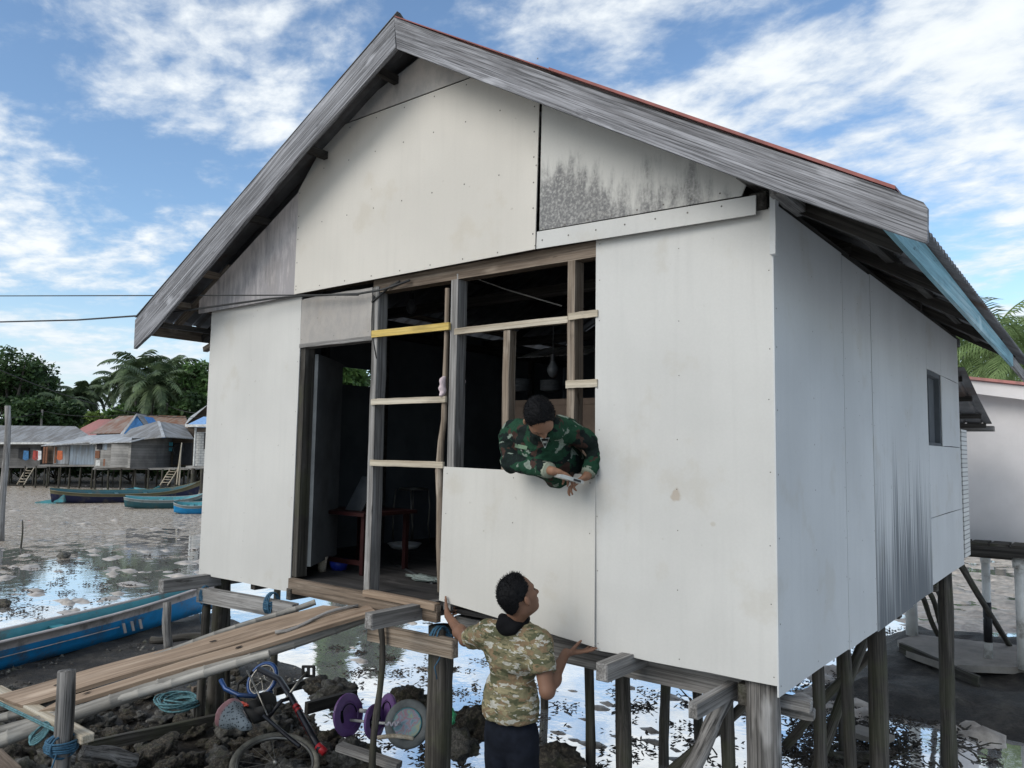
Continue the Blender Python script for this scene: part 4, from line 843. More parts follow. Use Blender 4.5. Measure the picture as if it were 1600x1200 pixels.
for i in range(26):
    px, py = r2.uniform(1080, 1560), r2.uniform(1085, 1200); p = G(px, py); p.z = GZ+.01; a_ = r2.uniform(0, 3.1); L_ = r2.uniform(.15, .6)
    tag(pole('fallen_stick', p, p+V((math.cos(a_)*L_, math.sin(a_)*L_, r2.uniform(0, .12))), r2.uniform(.008, .02), .006, M['post_wood'], seg=5, n=6, bend=.03, j=.2), 'dark stick lying in the wet mud among the side stilts', 'stick', 'sticks in the mud under the house')
a = G(33, 857); tag(pole('stake', a-V((0, 0, .2)), a+V((-.05, 0, .85)), .03, .022, M['post_wood'], n=8), 'thin stake standing in the mud beside the leaning mooring pole', 'post')
a = G(2, 845); hh = (pix(a)[2]); tag(pole('mooring_pole', a-V((0, 0, .3)), W2(12, 634, hh), .12, .085, M['grey_wood'], n=12, bend=.05), 'tall weathered mooring pole leaning at the left edge', 'pole')
o = put_rock(G(100, 872)+V((0, 0, .05)), .16, RM[0], 'lone dark stone sitting in the shallow water on the left', None)
o = put_rock(G(3, 947)+V((0, 0, .03)), .16, RM[1], 'brown stone in the shallow water at the left edge', None)
o = put_rock(G(238, 945)+V((0, 0, .03)), .10, RM[4], 'small black stone beyond the blue boat', None)
# ================================================================== BACKGROUND
FH = V((_f.x, _f.y, 0)).normalized(); RH = V((_r.x, _r.y, 0)).normalized()
def plk(name, c, lines=14, rust=None):
    m, t, b = newmat(name); q = NT(t); s = q.n('ShaderNodeSeparateXYZ'); tc = q.n('ShaderNodeTexCoord'); q.l(tc.outputs['Object'], s.inputs[0]); n = q.noise(q.coord((1, 1, 1)), .6, 6, .7)
    zz = q.m('FRACT', q.m('MULTIPLY', s.outputs[2], lines/2.5)); gap = q.rng(zz, .0, .12, .35, 1)
    fl = q.m('FLOOR', q.m('MULTIPLY', s.outputs[2], lines/2.5)); cbn = q.n('ShaderNodeCombineXYZ'); q.l(fl, cbn.inputs[2]); wn = q.noise(cbn.outputs[0], 7.7, 1)
    k = q.mix(q.rng(q.m('ADD', q.m('MULTIPLY', n, .6), q.m('MULTIPLY', wn, .4)), .35, .65), tuple(x*.55 for x in c), tuple(x*1.35 for x in c)); k = q.mix(1.0, k, q.ramp(gap, [(0, (0, 0, 0)), (1, (1, 1, 1))]), 'MULTIPLY')
    q.l(k, b.inputs['Base Color']); b.inputs['Roughness'].default_value = .9; M[name] = m; return name
plk('plank_wall', (.13, .125, .12)); plk('plank_wall_pale', (.26, .25, .235)); plk('brown_plank_wall', (.10, .075, .055))
def sheet(name, c, dirt, n=30, axis=0):
    m, t, b = newmat(name); q = NT(t); s = q.n('ShaderNodeSeparateXYZ'); tc = q.n('ShaderNodeTexCoord'); q.l(tc.outputs['Object'], s.inputs[0])
    st = q.noise(q.coord((2.5, .5, .5)), 1.2, 6, .65); k = q.mix(q.rng(st, .4, .62), c, dirt); rib = q.m('SINE', q.m('MULTIPLY', s.outputs[axis], n)); k = q.mix(q.rng(rib, .2, .95, 0, .30), k, tuple(x*.5 for x in dirt))
    q.l(k, b.inputs['Base Color']); b.inputs['Roughness'].default_value = .6; b.inputs['Metallic'].default_value = .1; M[name] = m; return name
sheet('far_grey_roof', (.26, .265, .27), (.15, .14, .13)); sheet('far_rust_roof', (.30, .24, .20), (.22, .10, .055)); sheet('far_pink_roof', (.42, .17, .15), (.30, .16, .14)); sheet('far_blue_sheet', (.28, .34, .40), (.20, .22, .24)); sheet('far_pale_roof', (.42, .44, .46), (.27, .27, .27))
M['sky_blue_wall'] = plain('sky_blue_wall', (.06, .20, .46), .8); M['far_white'] = plain('far_white', (.55, .55, .53), .8); M['far_brick'] = brickmat('far_white_brick', (.50, .50, .48), (.26, .26, .26), 1.6); M['blue_roof'] = plain('blue_roof', (.20, .36, .62), .5); M['rust'] = plain('rusty_sheet', (.20, .09, .05), .8)
KF = 1.27
def WF(px, py, t): return W2(px, py, t*KF)
def fbox(name, px0, px1, py0, py1, t, dep, mat, parent, t1=None, skew=0):
    a = WF(px0, py1, t); c = WF(px1, py1, t1 or t); za = WF(px0, py0, t).z; zc = WF(px1, py0, t1 or t).z; dv = FH*dep+RH*skew
    b = MB(); b.prism([a, c, V((c.x, c.y, zc)), V((a.x, a.y, za))], dv); return b.build(name, M[mat], parent, frame(a, V((c.x, c.y, a.z))))
def roofp(name, pts, mat, parent, th=.06):
    p = [WF(*q_) for q_ in pts]; b = MB(); b.prism(p, (0, 0, -th)); return b.build(name, M[mat], parent, frame(p[0], p[1]))
def stilts(px0, px1, py0, t, n, parent, dep=0, r=.09):
    for i in range(n):
        for dd in ((0, dep) if dep else (0,)):
            px = px0+(px1-px0)*i/(n-1)+rnd.uniform(-1, 1); top = WF(px, py0, t)+FH*dd; pole('stilt', (top.x+rnd.uniform(-.12, .12), top.y, GZ-.2), top, r, r*.85, M['post_wood'], parent, seg=4, n=6)
def fthing(name, label, px, t, cat='house', group=None): a = WF(px, 700, t); return thing(name, label, cat, (a.x, a.y, GZ), group)
HG = 'stilt houses across the mud flat'
# long grey-roofed house
h = fthing('stilt_house', 'long low stilt house with grey iron roof at the far left', 30, 47, group=HG)
fbox('wall', -60, 62, 690, 729, 47, 4, 'plank_wall', h); roofp('roof', [(-70, 693, 46.6), (152, 689, 46.6), (118, 666, 50), (-70, 664, 50)], 'far_grey_roof', h)
fbox('fascia', -70, 152, 691, 694, 46.5, .1, 'far_white', h); fbox('window', 28, 44, 700, 716, 46.95, .1, 'dark', h); fbox('deck', -60, 75, 728, 731, 46.8, 4, 'plank_wall', h); stilts(-20, 70, 730, 47, 6, h, 3, .07)
# long shed with metal sheet walls
h = fthing('stilt_house', 'shed with bluish metal sheet walls between the grey-roofed house and the plank hut', 110, 44, group=HG)
fbox('wall', 72, 108, 697, 724, 45, 3, 'brown_plank_wall', h); fbox('wall_sheet', 83, 107, 697, 725, 44.9, .08, 'far_pale_roof', h); fbox('wall_sheet', 108, 148, 695, 727, 44.4, .08, 'far_blue_sheet', h); fbox('wall', 108, 148, 695, 727, 44.5, 3, 'plank_wall', h)
roofp('roof', [(64, 696, 44.2), (152, 689, 43.6), (212, 690, 43.4), (196, 678, 47), (140, 680, 47), (112, 686, 47.5)], 'far_pale_roof', h); fbox('deck', 60, 150, 726, 729, 44.2, 4, 'plank_wall_pale', h); stilts(40, 145, 728, 44.4, 7, h, 3, .06)
for px in (66, 70, 84): fbox('door', px, px+3, 698, 724, 44.8, .05, 'rust', h)
# hut
h = fthing('stilt_house', 'weathered plank hut with a hipped grey roof on stilts beside the long dark boat', 200, 42, group=HG)
fbox('wall', 147, 203, 690, 731, 42, 4, 'plank_wall_pale', h, 41.3); fbox('wall', 203, 243, 684, 733, 41.3, 4, 'plank_wall', h, 42.3); fbox('wall', 243, 300, 684, 728, 44.2, 3, 'brown_plank_wall', h)
roofp('roof', [(183, 690, 42), (256, 682, 41.6), (246, 658, 45), (204, 670, 46)], 'far_grey_roof', h); roofp('roof', [(256, 682, 41.6), (303, 685, 44), (287, 664, 47), (246, 658, 45)], 'far_grey_roof', h)
roofp('roof_cap', [(253, 682, 41.45), (258, 682, 41.45), (250, 658, 44.8), (246, 658, 44.8)], 'far_pale_roof', h); roofp('eave_sheet', [(140, 692, 41.8), (205, 690, 41.1), (232, 683, 42), (150, 683, 43.5)], 'far_pale_roof', h)
fbox('window', 151, 159, 693, 702, 41.9, .08, 'dark', h); fbox('window', 185, 189, 694, 703, 41.5, .08, 'dark', h); fbox('window', 160, 172, 693, 703, 41.85, .06, 'far_blue_sheet', h); fbox('patch', 161, 172, 717, 728, 41.8, .06, 'rust', h); fbox('patch', 148, 155, 704, 716, 41.9, .06, 'rust', h); fbox('patch', 149, 159, 719, 728, 41.9, .07, 'far_white', h); fbox('patch', 172, 202, 694, 730, 41.35, .06, 'plank_wall_pale', h)
fbox('deck', 145, 300, 731, 734, 42, 5, 'plank_wall_pale', h); stilts(149, 296, 733, 42, 8, h, 3.5, .075); fbox('window', 284, 290, 697, 712, 44.1, .1, 'dark', h); fbox('doorway', 270, 298, 692, 726, 44.0, .1, 'dark', h)
b = MB(); c = WF(278, 703, 43.6); b.tube([c+RH*math.cos(t)*.35+V((0, 0, math.sin(t)*.35)) for t in [i*.4 for i in range(16)]], .06, 6, closed=True); tag(b.build('hoop', M['black'], smooth=True), 'black hoop hanging on the plank hut wall', 'hoop')
for (px, py) in ((265, 694), (265, 702)): fbox('wall_basket', px-4, px+4, py-3, py+3, 43.9, .1, 'boat_turq', h)
def ladder(px0, py0, px1, py1, t, label, w=.5):
    th = thing('ladder', label, 'ladder', WF(px0, py0, t)); a, c = WF(px0, py0, t), WF(px1, py1, t+1)
    for s in (-1, 1): pole('rail', a+RH*w*.5*s, c+RH*w*.5*s, .04, .04, M['pale_wood'], th, 3, 6)
    for i in range(1, 6): p = a.lerp(c, i/6); pole('rung', p-RH*w*.5, p+RH*w*.5, .03, .03, M['pale_wood'], th, 2, 6)
ladder(256, 758, 272, 733, 41, 'ladder leaning up to the hut deck behind the long dark boat'); ladder(32, 757, 48, 731, 44, 'ladder leaning under the shed at the far left')
for (a, c) in (((276, 757), (284, 692)), ((280, 758), (283, 700))): tag(pole('leaning_pole', WF(*a, 41), WF(*c, 42.5), .05, .04, M['pale_wood'], seg=3, n=6), 'pale pole leaning against the hut deck beside its ladder', 'pole', 'leaning poles at the hut')
# houses behind
h = fthing('house', 'low house with a pinkish red iron roof behind the metal-sheet shed', 140, 56, group=HG); fbox('wall', 118, 200, 680, 700, 56, 3, 'far_white', h); roofp('roof', [(112, 681, 55.5), (136, 682, 55), (155, 655, 59), (128, 668, 58)], 'far_pink_roof', h); roofp('roof', [(136, 682, 55), (190, 683, 55), (196, 655, 59), (155, 655, 59)], 'far_pink_roof', h)
h = fthing('house', 'house with a brown rusty iron roof left of the blue gable', 180, 53, group=HG); fbox('wall', 150, 205, 675, 690, 53, 3, 'brown_plank_wall', h); roofp('roof', [(140, 677, 52.5), (194, 676, 52.5), (212, 649, 57), (186, 650, 57)], 'far_rust_roof', h)
h = fthing('house', 'house with a bright blue gable under a grey roof', 213, 50, group=HG)
p = [WF(190, 678, 50), WF(233, 676, 50), WF(213, 650, 50)]; b = MB(); b.prism(p, FH*3); b.build('gable_wall', M['sky_blue_wall'], h, frame(p[0], p[1])); fbox('wall', 190, 233, 677, 690, 50, 3, 'sky_blue_wall', h)
roofp('roof', [(186, 680, 49.5), (191, 680, 49.5), (215, 647, 50), (213, 646, 50)], 'far_pale_roof', h); roofp('roof', [(213, 646, 49.6), (236, 678, 49.6), (250, 664, 54), (226, 647, 54)], 'far_grey_roof', h)
h = fthing('house', 'long house under a streaky rust-brown roof right of the blue gable', 260, 56, group=HG); fbox('wall', 226, 290, 663, 690, 56, 3, 'plank_wall', h); roofp('roof', [(224, 666, 55), (296, 668, 55), (290, 650, 59), (222, 648, 59)], 'far_rust_roof', h)
h = fthing('stilt_house', 'white-brick stilt house with pale blue roof beside the big house', 315, 38, group=HG)
fbox('wall', 301, 324, 675, 728, 38, 4, 'far_brick', h); fbox('wall', 324, 360, 670, 728, 38, 4, 'far_brick', h); roofp('roof', [(289, 665, 37.6), (345, 668, 37.6), (345, 651, 40), (318, 651, 40)], 'blue_roof', h); fbox('fascia', 289, 345, 663, 667, 37.5, .1, 'far_white', h); fbox('window', 318, 325, 676, 702, 37.9, .1, 'dark', h); fbox('post', 301, 303, 668, 728, 37.7, .15, 'far_white', h); fbox('deck', 290, 350, 728, 732, 37.8, 4, 'plank_wall_pale', h); stilts(301, 345, 731, 37.9, 4, h, 3, .16)
h = fthing('house', 'dark wooden gable house rising behind the white-brick one', 315, 46, group=HG); p = [WF(290, 662, 46), WF(345, 662, 46), WF(322, 634, 46)]; b = MB(); b.prism(p, FH*4); b.build('gable_wall', M['brown_plank_wall'], h, frame(p[0], p[1])); fbox('wall', 292, 345, 661, 700, 46, 4, 'brown_plank_wall', h); roofp('roof', [(288, 664, 45.4), (322, 634, 45.4), (326, 631, 48), (296, 652, 48)], 'far_pale_roof', h)
# laundry
fr = ((37, 'blue', (.05, .15, .3)), (52, 'red', (.35, .06, .05)), (57, 'white', (.6, .6, .6)), (90, 'orange', (.45, .12, .05)))
for px, nm, c in fr:
    a = WF(px, 704, 43.8); b = MB(); vs = []
    b.prism([a, a+RH*.35+V((0, 0, -.02)), a+RH*.38-V((0, 0, .62)), a+RH*.18-V((0, 0, .70)), a-RH*.03-V((0, 0, .60))], FH*.03); tag(b.build('hanging_cloth', plain('cloth_'+nm, c, .9)), nm+' cloth hung on the far-left deck', 'laundry')
# utility poles and wires behind
for px, t, p0, lb in ((66, 58, 640, 'thin utility pole behind the grey-roofed house'), (261, 60, 630, 'thin utility pole above the rust-brown roof')):
    top = WF(px, p0, t); tag(pole('utility_pole', (top.x, top.y, GZ), top, .12, .10, M['concrete'], n=8), lb, 'utility pole')
cable('power_cable', sag(WF(261, 633, 60), WF(66, 642, 58), .8), .03, 'thin wire strung between the two far utility poles'); cable('power_cable', sag(WF(261, 633, 60), WF(330, 645, 52), .3), .03, 'thin wire from the far utility pole to the dark gable house'); cable('power_cable', sag(WF(-40, 560, 30), WF(320, 652, 46), .9), .022, 'dark wire slanting down across the trees on the left'); cable('power_cable', sag(WF(66, 644, 58), WF(-60, 655, 50), .3), .03, 'thin wire running left from the pole behind the grey-roofed house')
# far boats
paint('boat_dteal', (.02, .09, .11)); paint('boat_pale', (.25, .30, .31))
def fboat(px0, px1, py, t0, t1, H, Wd, mats, label, rise=.35, flip=False, heel=.1):
    a, c = WF(px0, py, t0), WF(px1, py-6, t1); a.z = c.z = GZ; mid = (a+c)/2; d = c-a
    if flip: d = -d
    return boat('wooden_boat', label, (mid.x, mid.y, GZ-.02), math.atan2(d.y, d.x), d.length, Wd, H, mats, rise=rise, krise=.12, heel=heel, group='boats stranded on the mud flat')
t_, _m = fboat(80, 308, 787, 33, 36, .58, 1.6, ('boat_navy', 'boat_olive', 'boat_dteal'), 'long navy blue boat with an upswept bow before the plank hut', .6)
mo = MB(); a = WF(72, 778, 33); mo.bar(a-V((0,0,.35))-RH*.5, a+RH*.9+V((0, 0, -.1)), .3, .25); mo.bar(a+RH*.5, a+RH*1.1, .4, .4); mo.build('engine', M['boat_teal'], t_, frame(a, a+RH))
fboat(196, 322, 790, 31, 32, .5, 1.2, ('boat_dteal', 'boat_pale', 'boat_teal'), 'teal-green boat resting just in front of the long navy boat'); fboat(272, 335, 798, 29, 29.5, .45, 1.2, ('boat_blue', 'boat_pale', 'boat_teal'), 'small bright blue boat half hidden behind the big house'); fboat(205, 250, 762, 39, 38, .36, 1.1, ('boat_turq', 'boat_teal', 'boat_teal'), 'turquoise canoe behind the long navy boat')
# ---- vegetation
def leafm(name, a, c, tr=.15):
    m, t, b = newmat(name); q = NT(t); n = q.noise(q.coord((1, 1, 1)), .55, 3, .5); n2 = q.noise(q.coord((1, 1, 1)), 4.5, 2, .5)
    k = q.mix(q.rng(q.m('ADD', q.m('MULTIPLY', n, .6), q.m('MULTIPLY', n2, .4)), .36, .64), a, c); q.l(k, b.inputs['Base Color']); b.inputs['Roughness'].default_value = .55; b.inputs['Specular IOR Level'].default_value = .3
    tl = q.n('ShaderNodeBsdfTranslucent'); q.l(k, tl.inputs[0]); ms = q.n('ShaderNodeMixShader'); ms.inputs[0].default_value = tr; q.l(b.outputs[0], ms.inputs[1]); q.l(tl.outputs[0], ms.inputs[2]); out = [x for x in t.nodes if x.type == 'OUTPUT_MATERIAL'][0]; q.l(ms.outputs[0], out.inputs[0]); M[name] = m; return name
leafm('leaf_dark', (.022, .045, .018), (.07, .125, .04)); leafm('leaf_mid', (.045, .09, .028), (.12, .21, .06)); leafm('leaf_bright', (.09, .14, .035), (.24, .33, .09)); leafm('palm_leaf', (.035, .06, .028), (.13, .18, .085), .2); leafm('palm_leaf_bright', (.08, .13, .04), (.22, .30, .12), .3)
M['bark'] = plain('bark', (.09, .08, .065), .9, 0, .3, 4)
def broadleaf(name, label, c, H, Wd, leaf, seed, n=9000, ls=.34, base=.32, flat=1.0, gap=.0, group='trees behind the far houses', open_=False):
    r = random.Random(seed); t = thing(name, label, 'tree', (c.x, c.y, GZ), group); o = V((c.x, c.y, GZ)); b = MB(); tips = []
    nb = 9 if not open_ else 12
    b.tube([o, o+V((.1, .05, H*base*.6)), o+V((-.1, .1, H*base))], [H*.035, H*.028, H*.024], 7, j=.1); ctr = o+V((0, 0, H*base))
    for i in range(nb):
        a = 6.28*i/nb+r.uniform(-.3, .3); e = r.uniform(.25, 1.25); L_ = r.uniform(.5, .95); tip = o+V((math.cos(a)*math.cos(e)*Wd*.5*L_, math.sin(a)*math.cos(e)*Wd*.5*L_, H*base+math.sin(e)*(H*(1-base))*L_*.86+.4)); mid = ctr.lerp(tip, .5)+V((0, 0, -H*.03)); b.tube([ctr, mid, tip], [H*.016, H*.010, H*.004], 5, j=.1); tips.append(tip); tips.append(mid.lerp(tip, .5)+V((r.uniform(-1, 1), r.uniform(-1, 1), r.uniform(0, 1)))*H*.06)
        for k in range(2): s = mid.lerp(tip, r.uniform(.2, .8)); t2 = s+V((r.uniform(-1, 1), r.uniform(-1, 1), r.uniform(.0, .9)))*Wd*.16; b.tube([s, t2], [H*.006, H*.002], 4); tips.append(t2)
    b.build('trunk', M['bark'], t, None, True)
    vs = []; fs = []; clumps = []
    for tp in tips: clumps.append((tp, Wd*r.uniform(.09, .17)))
    for _ in range(10 if not open_ else 3): q_ = r.choice(tips).lerp(r.choice(tips), r.uniform(.2, .8))+V((0, 0, H*.04)); clumps.append((q_, Wd*r.uniform(.09, .15)))
    tot = sum(k[1]**2 for k in clumps)
    for (p, R) in clumps:
        for _ in range(int(n*R*R/tot)):
            d = V((r.gauss(0, 1), r.gauss(0, 1), r.gauss(0, 1))).normalized(); q_ = p+V((d.x*R, d.y*R, d.z*R*.62*flat))*(r.random()**.35)*r.uniform(.85, 1.12); x = V((r.gauss(0, 1), r.gauss(0, 1), r.gauss(0, .6))).normalized(); y = x.cross(V((r.gauss(0, 1), r.gauss(0, 1), r.gauss(0, 1)))).normalized(); L_ = ls*r.uniform(.6, 1.3); k = len(vs); vs += [q_, q_+x*L_*.5+y*L_*.28, q_+x*L_, q_+x*L_*.5-y*L_*.28]; fs.append((k, k+1, k+2, k+3))
    mesh('crown', vs, fs, M[leaf], t, orient=False); return t
def palm(name, label, c, H, FL, leaf, seed, nf=24, group='coconut palms behind the far houses', zb=GZ, lw=.05, lean=(0, 0), nl=34):
    r = random.Random(seed); t = thing(name, label, 'palm', (c.x, c.y, zb), group); o = V((c.x, c.y, zb)); top = o+V((lean[0], lean[1], H)); b = MB()
    b.tube([o, o.lerp(top, .35)+V((lean[0]*-.1, 0, 0)), o.lerp(top, .7), top], [.22, .17, .14, .12], 8, j=.06); b.build('trunk', M['bark'], t, None, True); b = MB(); vs = []; fs = []
    for i in range(nf):
        a = i*2.399+r.uniform(-.2, .2); e0 = 1.25-1.75*(i/nf)+r.uniform(-.15, .15); L_ = FL*r.uniform(.85, 1.1); h = V((math.cos(a), math.sin(a), 0)); pts = []; p = top.copy(); e = e0; K = 12
        for k in range(K+1): pts.append(p.copy()); p = p+(h*math.cos(e)+V((0, 0, math.sin(e))))*L_/K; e -= (.10+.09*k/K)*(1.1 if e > -1.2 else .1)
        b.tube(pts, [.045*(1-k/K)+.008 for k in range(K+1)], 4)
        side = h.cross(V((0, 0, 1))); tw = r.uniform(-.35, .35)
        for j in range(nl):
            u = .12+.88*j/nl; f = u*K; k = min(K-1, int(f)); q_ = pts[k].lerp(pts[k+1], f-k); tan = (pts[k+1]-pts[k]).normalized(); ll = FL*.26*math.sin(math.pi*min(1, u*.82+.12))*r.uniform(.8, 1.15)
            for s in (-1, 1):
                d = (side*s*.85+tan*.55+V((0, 0, -.28-.25*r.random()+tw*s))).normalized(); d2 = (d+V((0, 0, -.45))).normalized(); wv = tan*lw; m1 = q_+d*ll*.55; m2 = m1+d2*ll*.5; n0 = len(vs); vs += [q_-wv*.5, q_+wv*.5, m1+wv*.6, m1-wv*.6, m2]; fs += [(n0, n0+1, n0+2, n0+3), (n0+3, n0+2, n0+4)]
    b.add(vs, fs); b.build('crown', M[leaf], t, None, orient=False); return t
def at(px, t): a = WF(px, 700, t); return V((a.x, a.y, 0))
def Hat(px, py, t): return WF(px, py, t).z-GZ
for i, (px, py, t, wpx, leaf, lb, op) in enumerate((
    (12, 520, 66, 125, 'leaf_dark', 'broad dark spreading tree at the far left edge', True), (62, 545, 72, 60, 'leaf_dark', 'dark tree with open branches beside the leftmost one', True), (-55, 560, 75, 120, 'leaf_dark', 'dark tree cut by the left frame edge', False),
    (60, 610, 60, 110, 'leaf_dark', 'low dark bushy tree behind the long grey roof', False), (118, 640, 74, 60, 'leaf_mid', 'mid green tree between the palms and the pink roof', False), (150, 640, 62, 55, 'leaf_bright', 'bright yellow-green bush above the pink roof', False),
    (182, 628, 64, 60, 'leaf_mid', 'rounded green tree behind the rusty roof', False), (268, 566, 72, 90, 'leaf_mid', 'tall green tree right of the biggest palm', False), (320, 535, 62, 96, 'leaf_mid', 'tall leafy tree partly hidden by the big house', False),
    (205, 575, 80, 70, 'leaf_dark', 'dark tree standing behind the biggest palm', False), (245, 625, 66, 70, 'leaf_dark', 'dark low tree above the rust-brown roof', False), (10, 640, 58, 70, 'leaf_dark', 'dark shrub mass over the left end of the grey roof', False), (535, 470, 34, 60, 'leaf_mid', 'mid green tree seen through the small back window', False), (600, 500, 30, 50, 'leaf_dark', 'dark green tree at the right of the small back window', False), (300, 610, 60, 60, 'leaf_dark', 'low dark tree over the dark gable house', False))):
    broadleaf('broadleaf_tree', lb, at(px, t), Hat(px, py, t)*1.1, wpx*t*KF/FPX*1.25, leaf, i+11, n=8000 if t < 70 else 6500, ls=.5, open_=op, base=.28 if Hat(px, py, t) > 6 else .12, flat=1.1)
for i, (px, py, t, fl, lb, leaf) in enumerate(((234, 604, 60, 3.7, 'big coconut palm with radiating fronds above the rusty roofs', 'palm_leaf'), (208, 578, 68, 3.5, 'tall coconut palm left of the biggest palm', 'palm_leaf'), (258, 580, 70, 3.4, 'coconut palm crowding behind the biggest palm', 'palm_leaf'), (118, 618, 70, 2.8, 'small coconut palm left of the bright bush', 'palm_leaf'), (138, 612, 76, 2.8, 'small far coconut palm above the pink roof', 'palm_leaf'), (285, 602, 64, 4.2, 'coconut palm with drooping fronds beside the big house', 'palm_leaf'), (92, 632, 66, 2.6, 'short palm above the right end of the grey roof', 'palm_leaf'), (186, 600, 72, 3.2, 'coconut palm at the left of the palm group', 'palm_leaf'))):
    palm('coconut_palm', lb, at(px, t), Hat(px, py, t), fl*KF, leaf, i+5, lw=.17, nl=19, nf=22)
for i, (px, py, t, fl, lb) in enumerate(((1556, 540, 26, 2.9, 'sunlit coconut palm over the white house roof, left one'), (1612, 548, 24, 3.1, 'sunlit coconut palm at the right frame edge'), (1500, 570, 28, 3.0, 'coconut palm half hidden behind the eave of the big house'), (1585, 575, 30, 3.0, 'low coconut palm filling the gap over the white house roof'))):
    palm('coconut_palm', lb, at(px, t), Hat(px, py, t), fl*KF, 'palm_leaf_bright', i+25, group='coconut palms behind the white house', lw=.055, nl=26)
for i, (px, py, t) in enumerate(((1530, 575, 34), (1600, 580, 36), (1460, 560, 40))): broadleaf('broadleaf_tree', ('dense green tree behind the palms over the white house', 'dense green tree at the right edge behind the palms', 'green tree hidden behind the right side of the big house')[i], at(px, t), Hat(px, py, t), 6, 'leaf_mid', 60+i, ls=.3, base=.2, group='trees behind the white house')
for i in range(16): px = 400+i*75; t = 75+(i % 3)*6; broadleaf('broadleaf_tree', 'green tree of the shore hidden behind the big house', at(px, t), 8+(i*7 % 4), 11, 'leaf_dark' if i % 2 else 'leaf_mid', 80+i, n=2500, ls=.6, group='shore trees behind the big house')
tag(mesh('far_shore', [V((*(at(px, 46).xy), GZ+.02)) for px in (-900, 600)]+[V((*(at(px, 600).xy), GZ+.02)) for px in (600, -900)], [(0, 1, 2, 3)], M['soil'], orient=False), kind='structure')  # shore soil starts under the far houses, its dark colour standing for their shade
for i, px in enumerate((-20, 35, 90, 150, 205, 260, 310)): broadleaf('shade_filler_bush', 'dark undergrowth behind the stilts of the far houses', at(px, 51+(i % 2)), 3.4, 5.5, 'leaf_dark', 140+i, n=3500, ls=.42, base=.08, group='undergrowth behind the far stilts', flat=1.3)  # dark bushes added to stand for the blackness under the far houses
# ---- white house on pipes at the right
h = thing('white_house', 'white plastered house on pipe stilts at the right, with a dark deck', 'house', (5.6, 9, GZ))
YN = 9.0
def PN(px, py, y=YN): return P(px, py, 1, y)
a = PN(1503, 842); zt = PN(1545, 600).z; wall = MB(); wall.box((4.2, YN, 1.22), (11.5, YN+.15, 3.40)); wall.build('wall', M['white_plaster'], h); wall = MB(); wall.box((4.2, YN+.15, 1.22), (4.35, YN+5, 3.3)); wall.build('wall', M['white_plaster'], h)
p = [PN(1500, 593, YN-.3), PN(1740, 618, YN-.3), PN(1740, 642, YN-.3), PN(1500, 612, YN-.3)]; b = MB(); b.prism(p, (0, .04, 0)); b.build('fascia', M['white_plaster'], h)
p = [PN(1490, 590, YN-.36), PN(1760, 618, YN-.36)]; b = MB(); b.prism([p[0], p[1], p[1]+V((0, 5.5, -.05)), p[0]+V((0, 5.5, -.05))], (0, 0, .04)); b.build('roof', M['far_pink_roof'], h)
bar('deck_beam', V((4.4, YN-.45, 1.20)), V((11, YN-.45, 1.20)), .08, .14, M['dark_wood'], h); bar('deck_beam', V((4.4, YN-.15, 1.13)), V((11, YN-.15, 1.13)), .1, .12, M['dark_wood'], h)
b = MB()
for i in range(26): b.box((4.6+i*.24, YN-.5, 1.27), (4.6+i*.24+.2, YN+.02, 1.30), j=.004)
b.build('deck_boards', M['post_wood'], h)
zs = -.36
def SB(px, py): return P(px, py, 2, zs)
slab_pts = [SB(1402, 1000), SB(1433, 991), SB(1600, 1009), SB(1700, 1020), SB(1700, 1055), SB(1591, 1043), SB(1477, 1038), SB(1416, 1017)]
b = MB(); b.prism([p+V((0, 0, -.09)) for p in slab_pts], (0, 0, .09)); tag(b.build('concrete_slab', M['concrete']), 'grey concrete slab under the white house', 'slab')
for px, py, r, lb in ((1545, 1028, .055, 'thin white pipe stilt stained black at its foot'), (1602, 1046, .085, 'thick white pipe stilt at the right frame edge'), (1425, 992, .09, 'white pipe stilt behind the big house stilts'), (1700, 1040, .08, None)):
    a = SB(px, py); b = MB(); b.tube([V((a.x, a.y, zs+.002)), V((a.x, a.y, 1.12))], r, 16); b.tube([V((a.x, a.y, .98)), V((a.x, a.y, 1.10))], r*1.22, 16); o = b.build('pipe_stilt', M['white_pvc'], h, smooth=True); tag(o, lb)
    if r < .06: b = MB(); b.tube([V((a.x, a.y, zs+.22)), V((a.x+.002, a.y, zs+.55)), V((a.x, a.y, zs+.78))], [r*1.02, r*1.03, r*1.015], 16); b.build('tar_stain', M['black'], h, smooth=True)
# mud mound beneath the slab
b = MB(); n = 26; vs = []; fs = []
for j in range(n+1):
    for i in range(n+1):
        u, v_ = i/n, j/n; x = 3.2+4.8*u; y = 6.6+5.2*v_; e = min(1, 5*min(u+.02, 1-u, v_+.02, 1-v_)); e = sstep(0, 1, e); vs.append(V((x, y, GZ-.06+e*(.30+.14*sstep(.3, .8, v_))+mnoise.fractal(V((x*2, y*2, 5)), 1, 2, 4)*.09*e)))
for j in range(n):
    for i in range(n): a = j*(n+1)+i; fs.append((a, a+1, a+n+2, a+n+1))
tag(mesh('mud_mound', vs, fs, M['soil'], smooth=True, orient=False), kind='structure')
timber(P(1420, 1000, 2, -.35)-V((0, .6, 0)), P(1530, 1065, 2, -.45), .05, .14, 'long dark plank slanting off the concrete slab edge', 'post_wood')
tag(bar('concrete_block', P(1330, 1140, 2, -.66), P(1388, 1158, 2, -.66), .30, .06, M['concrete']), 'flat grey slab of concrete lying in the water between the side stilts', 'slab')
tag(pole('driftwood', P(1290, 1175, 2, -.68), P(1385, 1195, 2, -.68), .07, .045, M['post_wood'], j=.2, bend=.06), 'knotty driftwood log in the mud between the side stilts', 'driftwood')
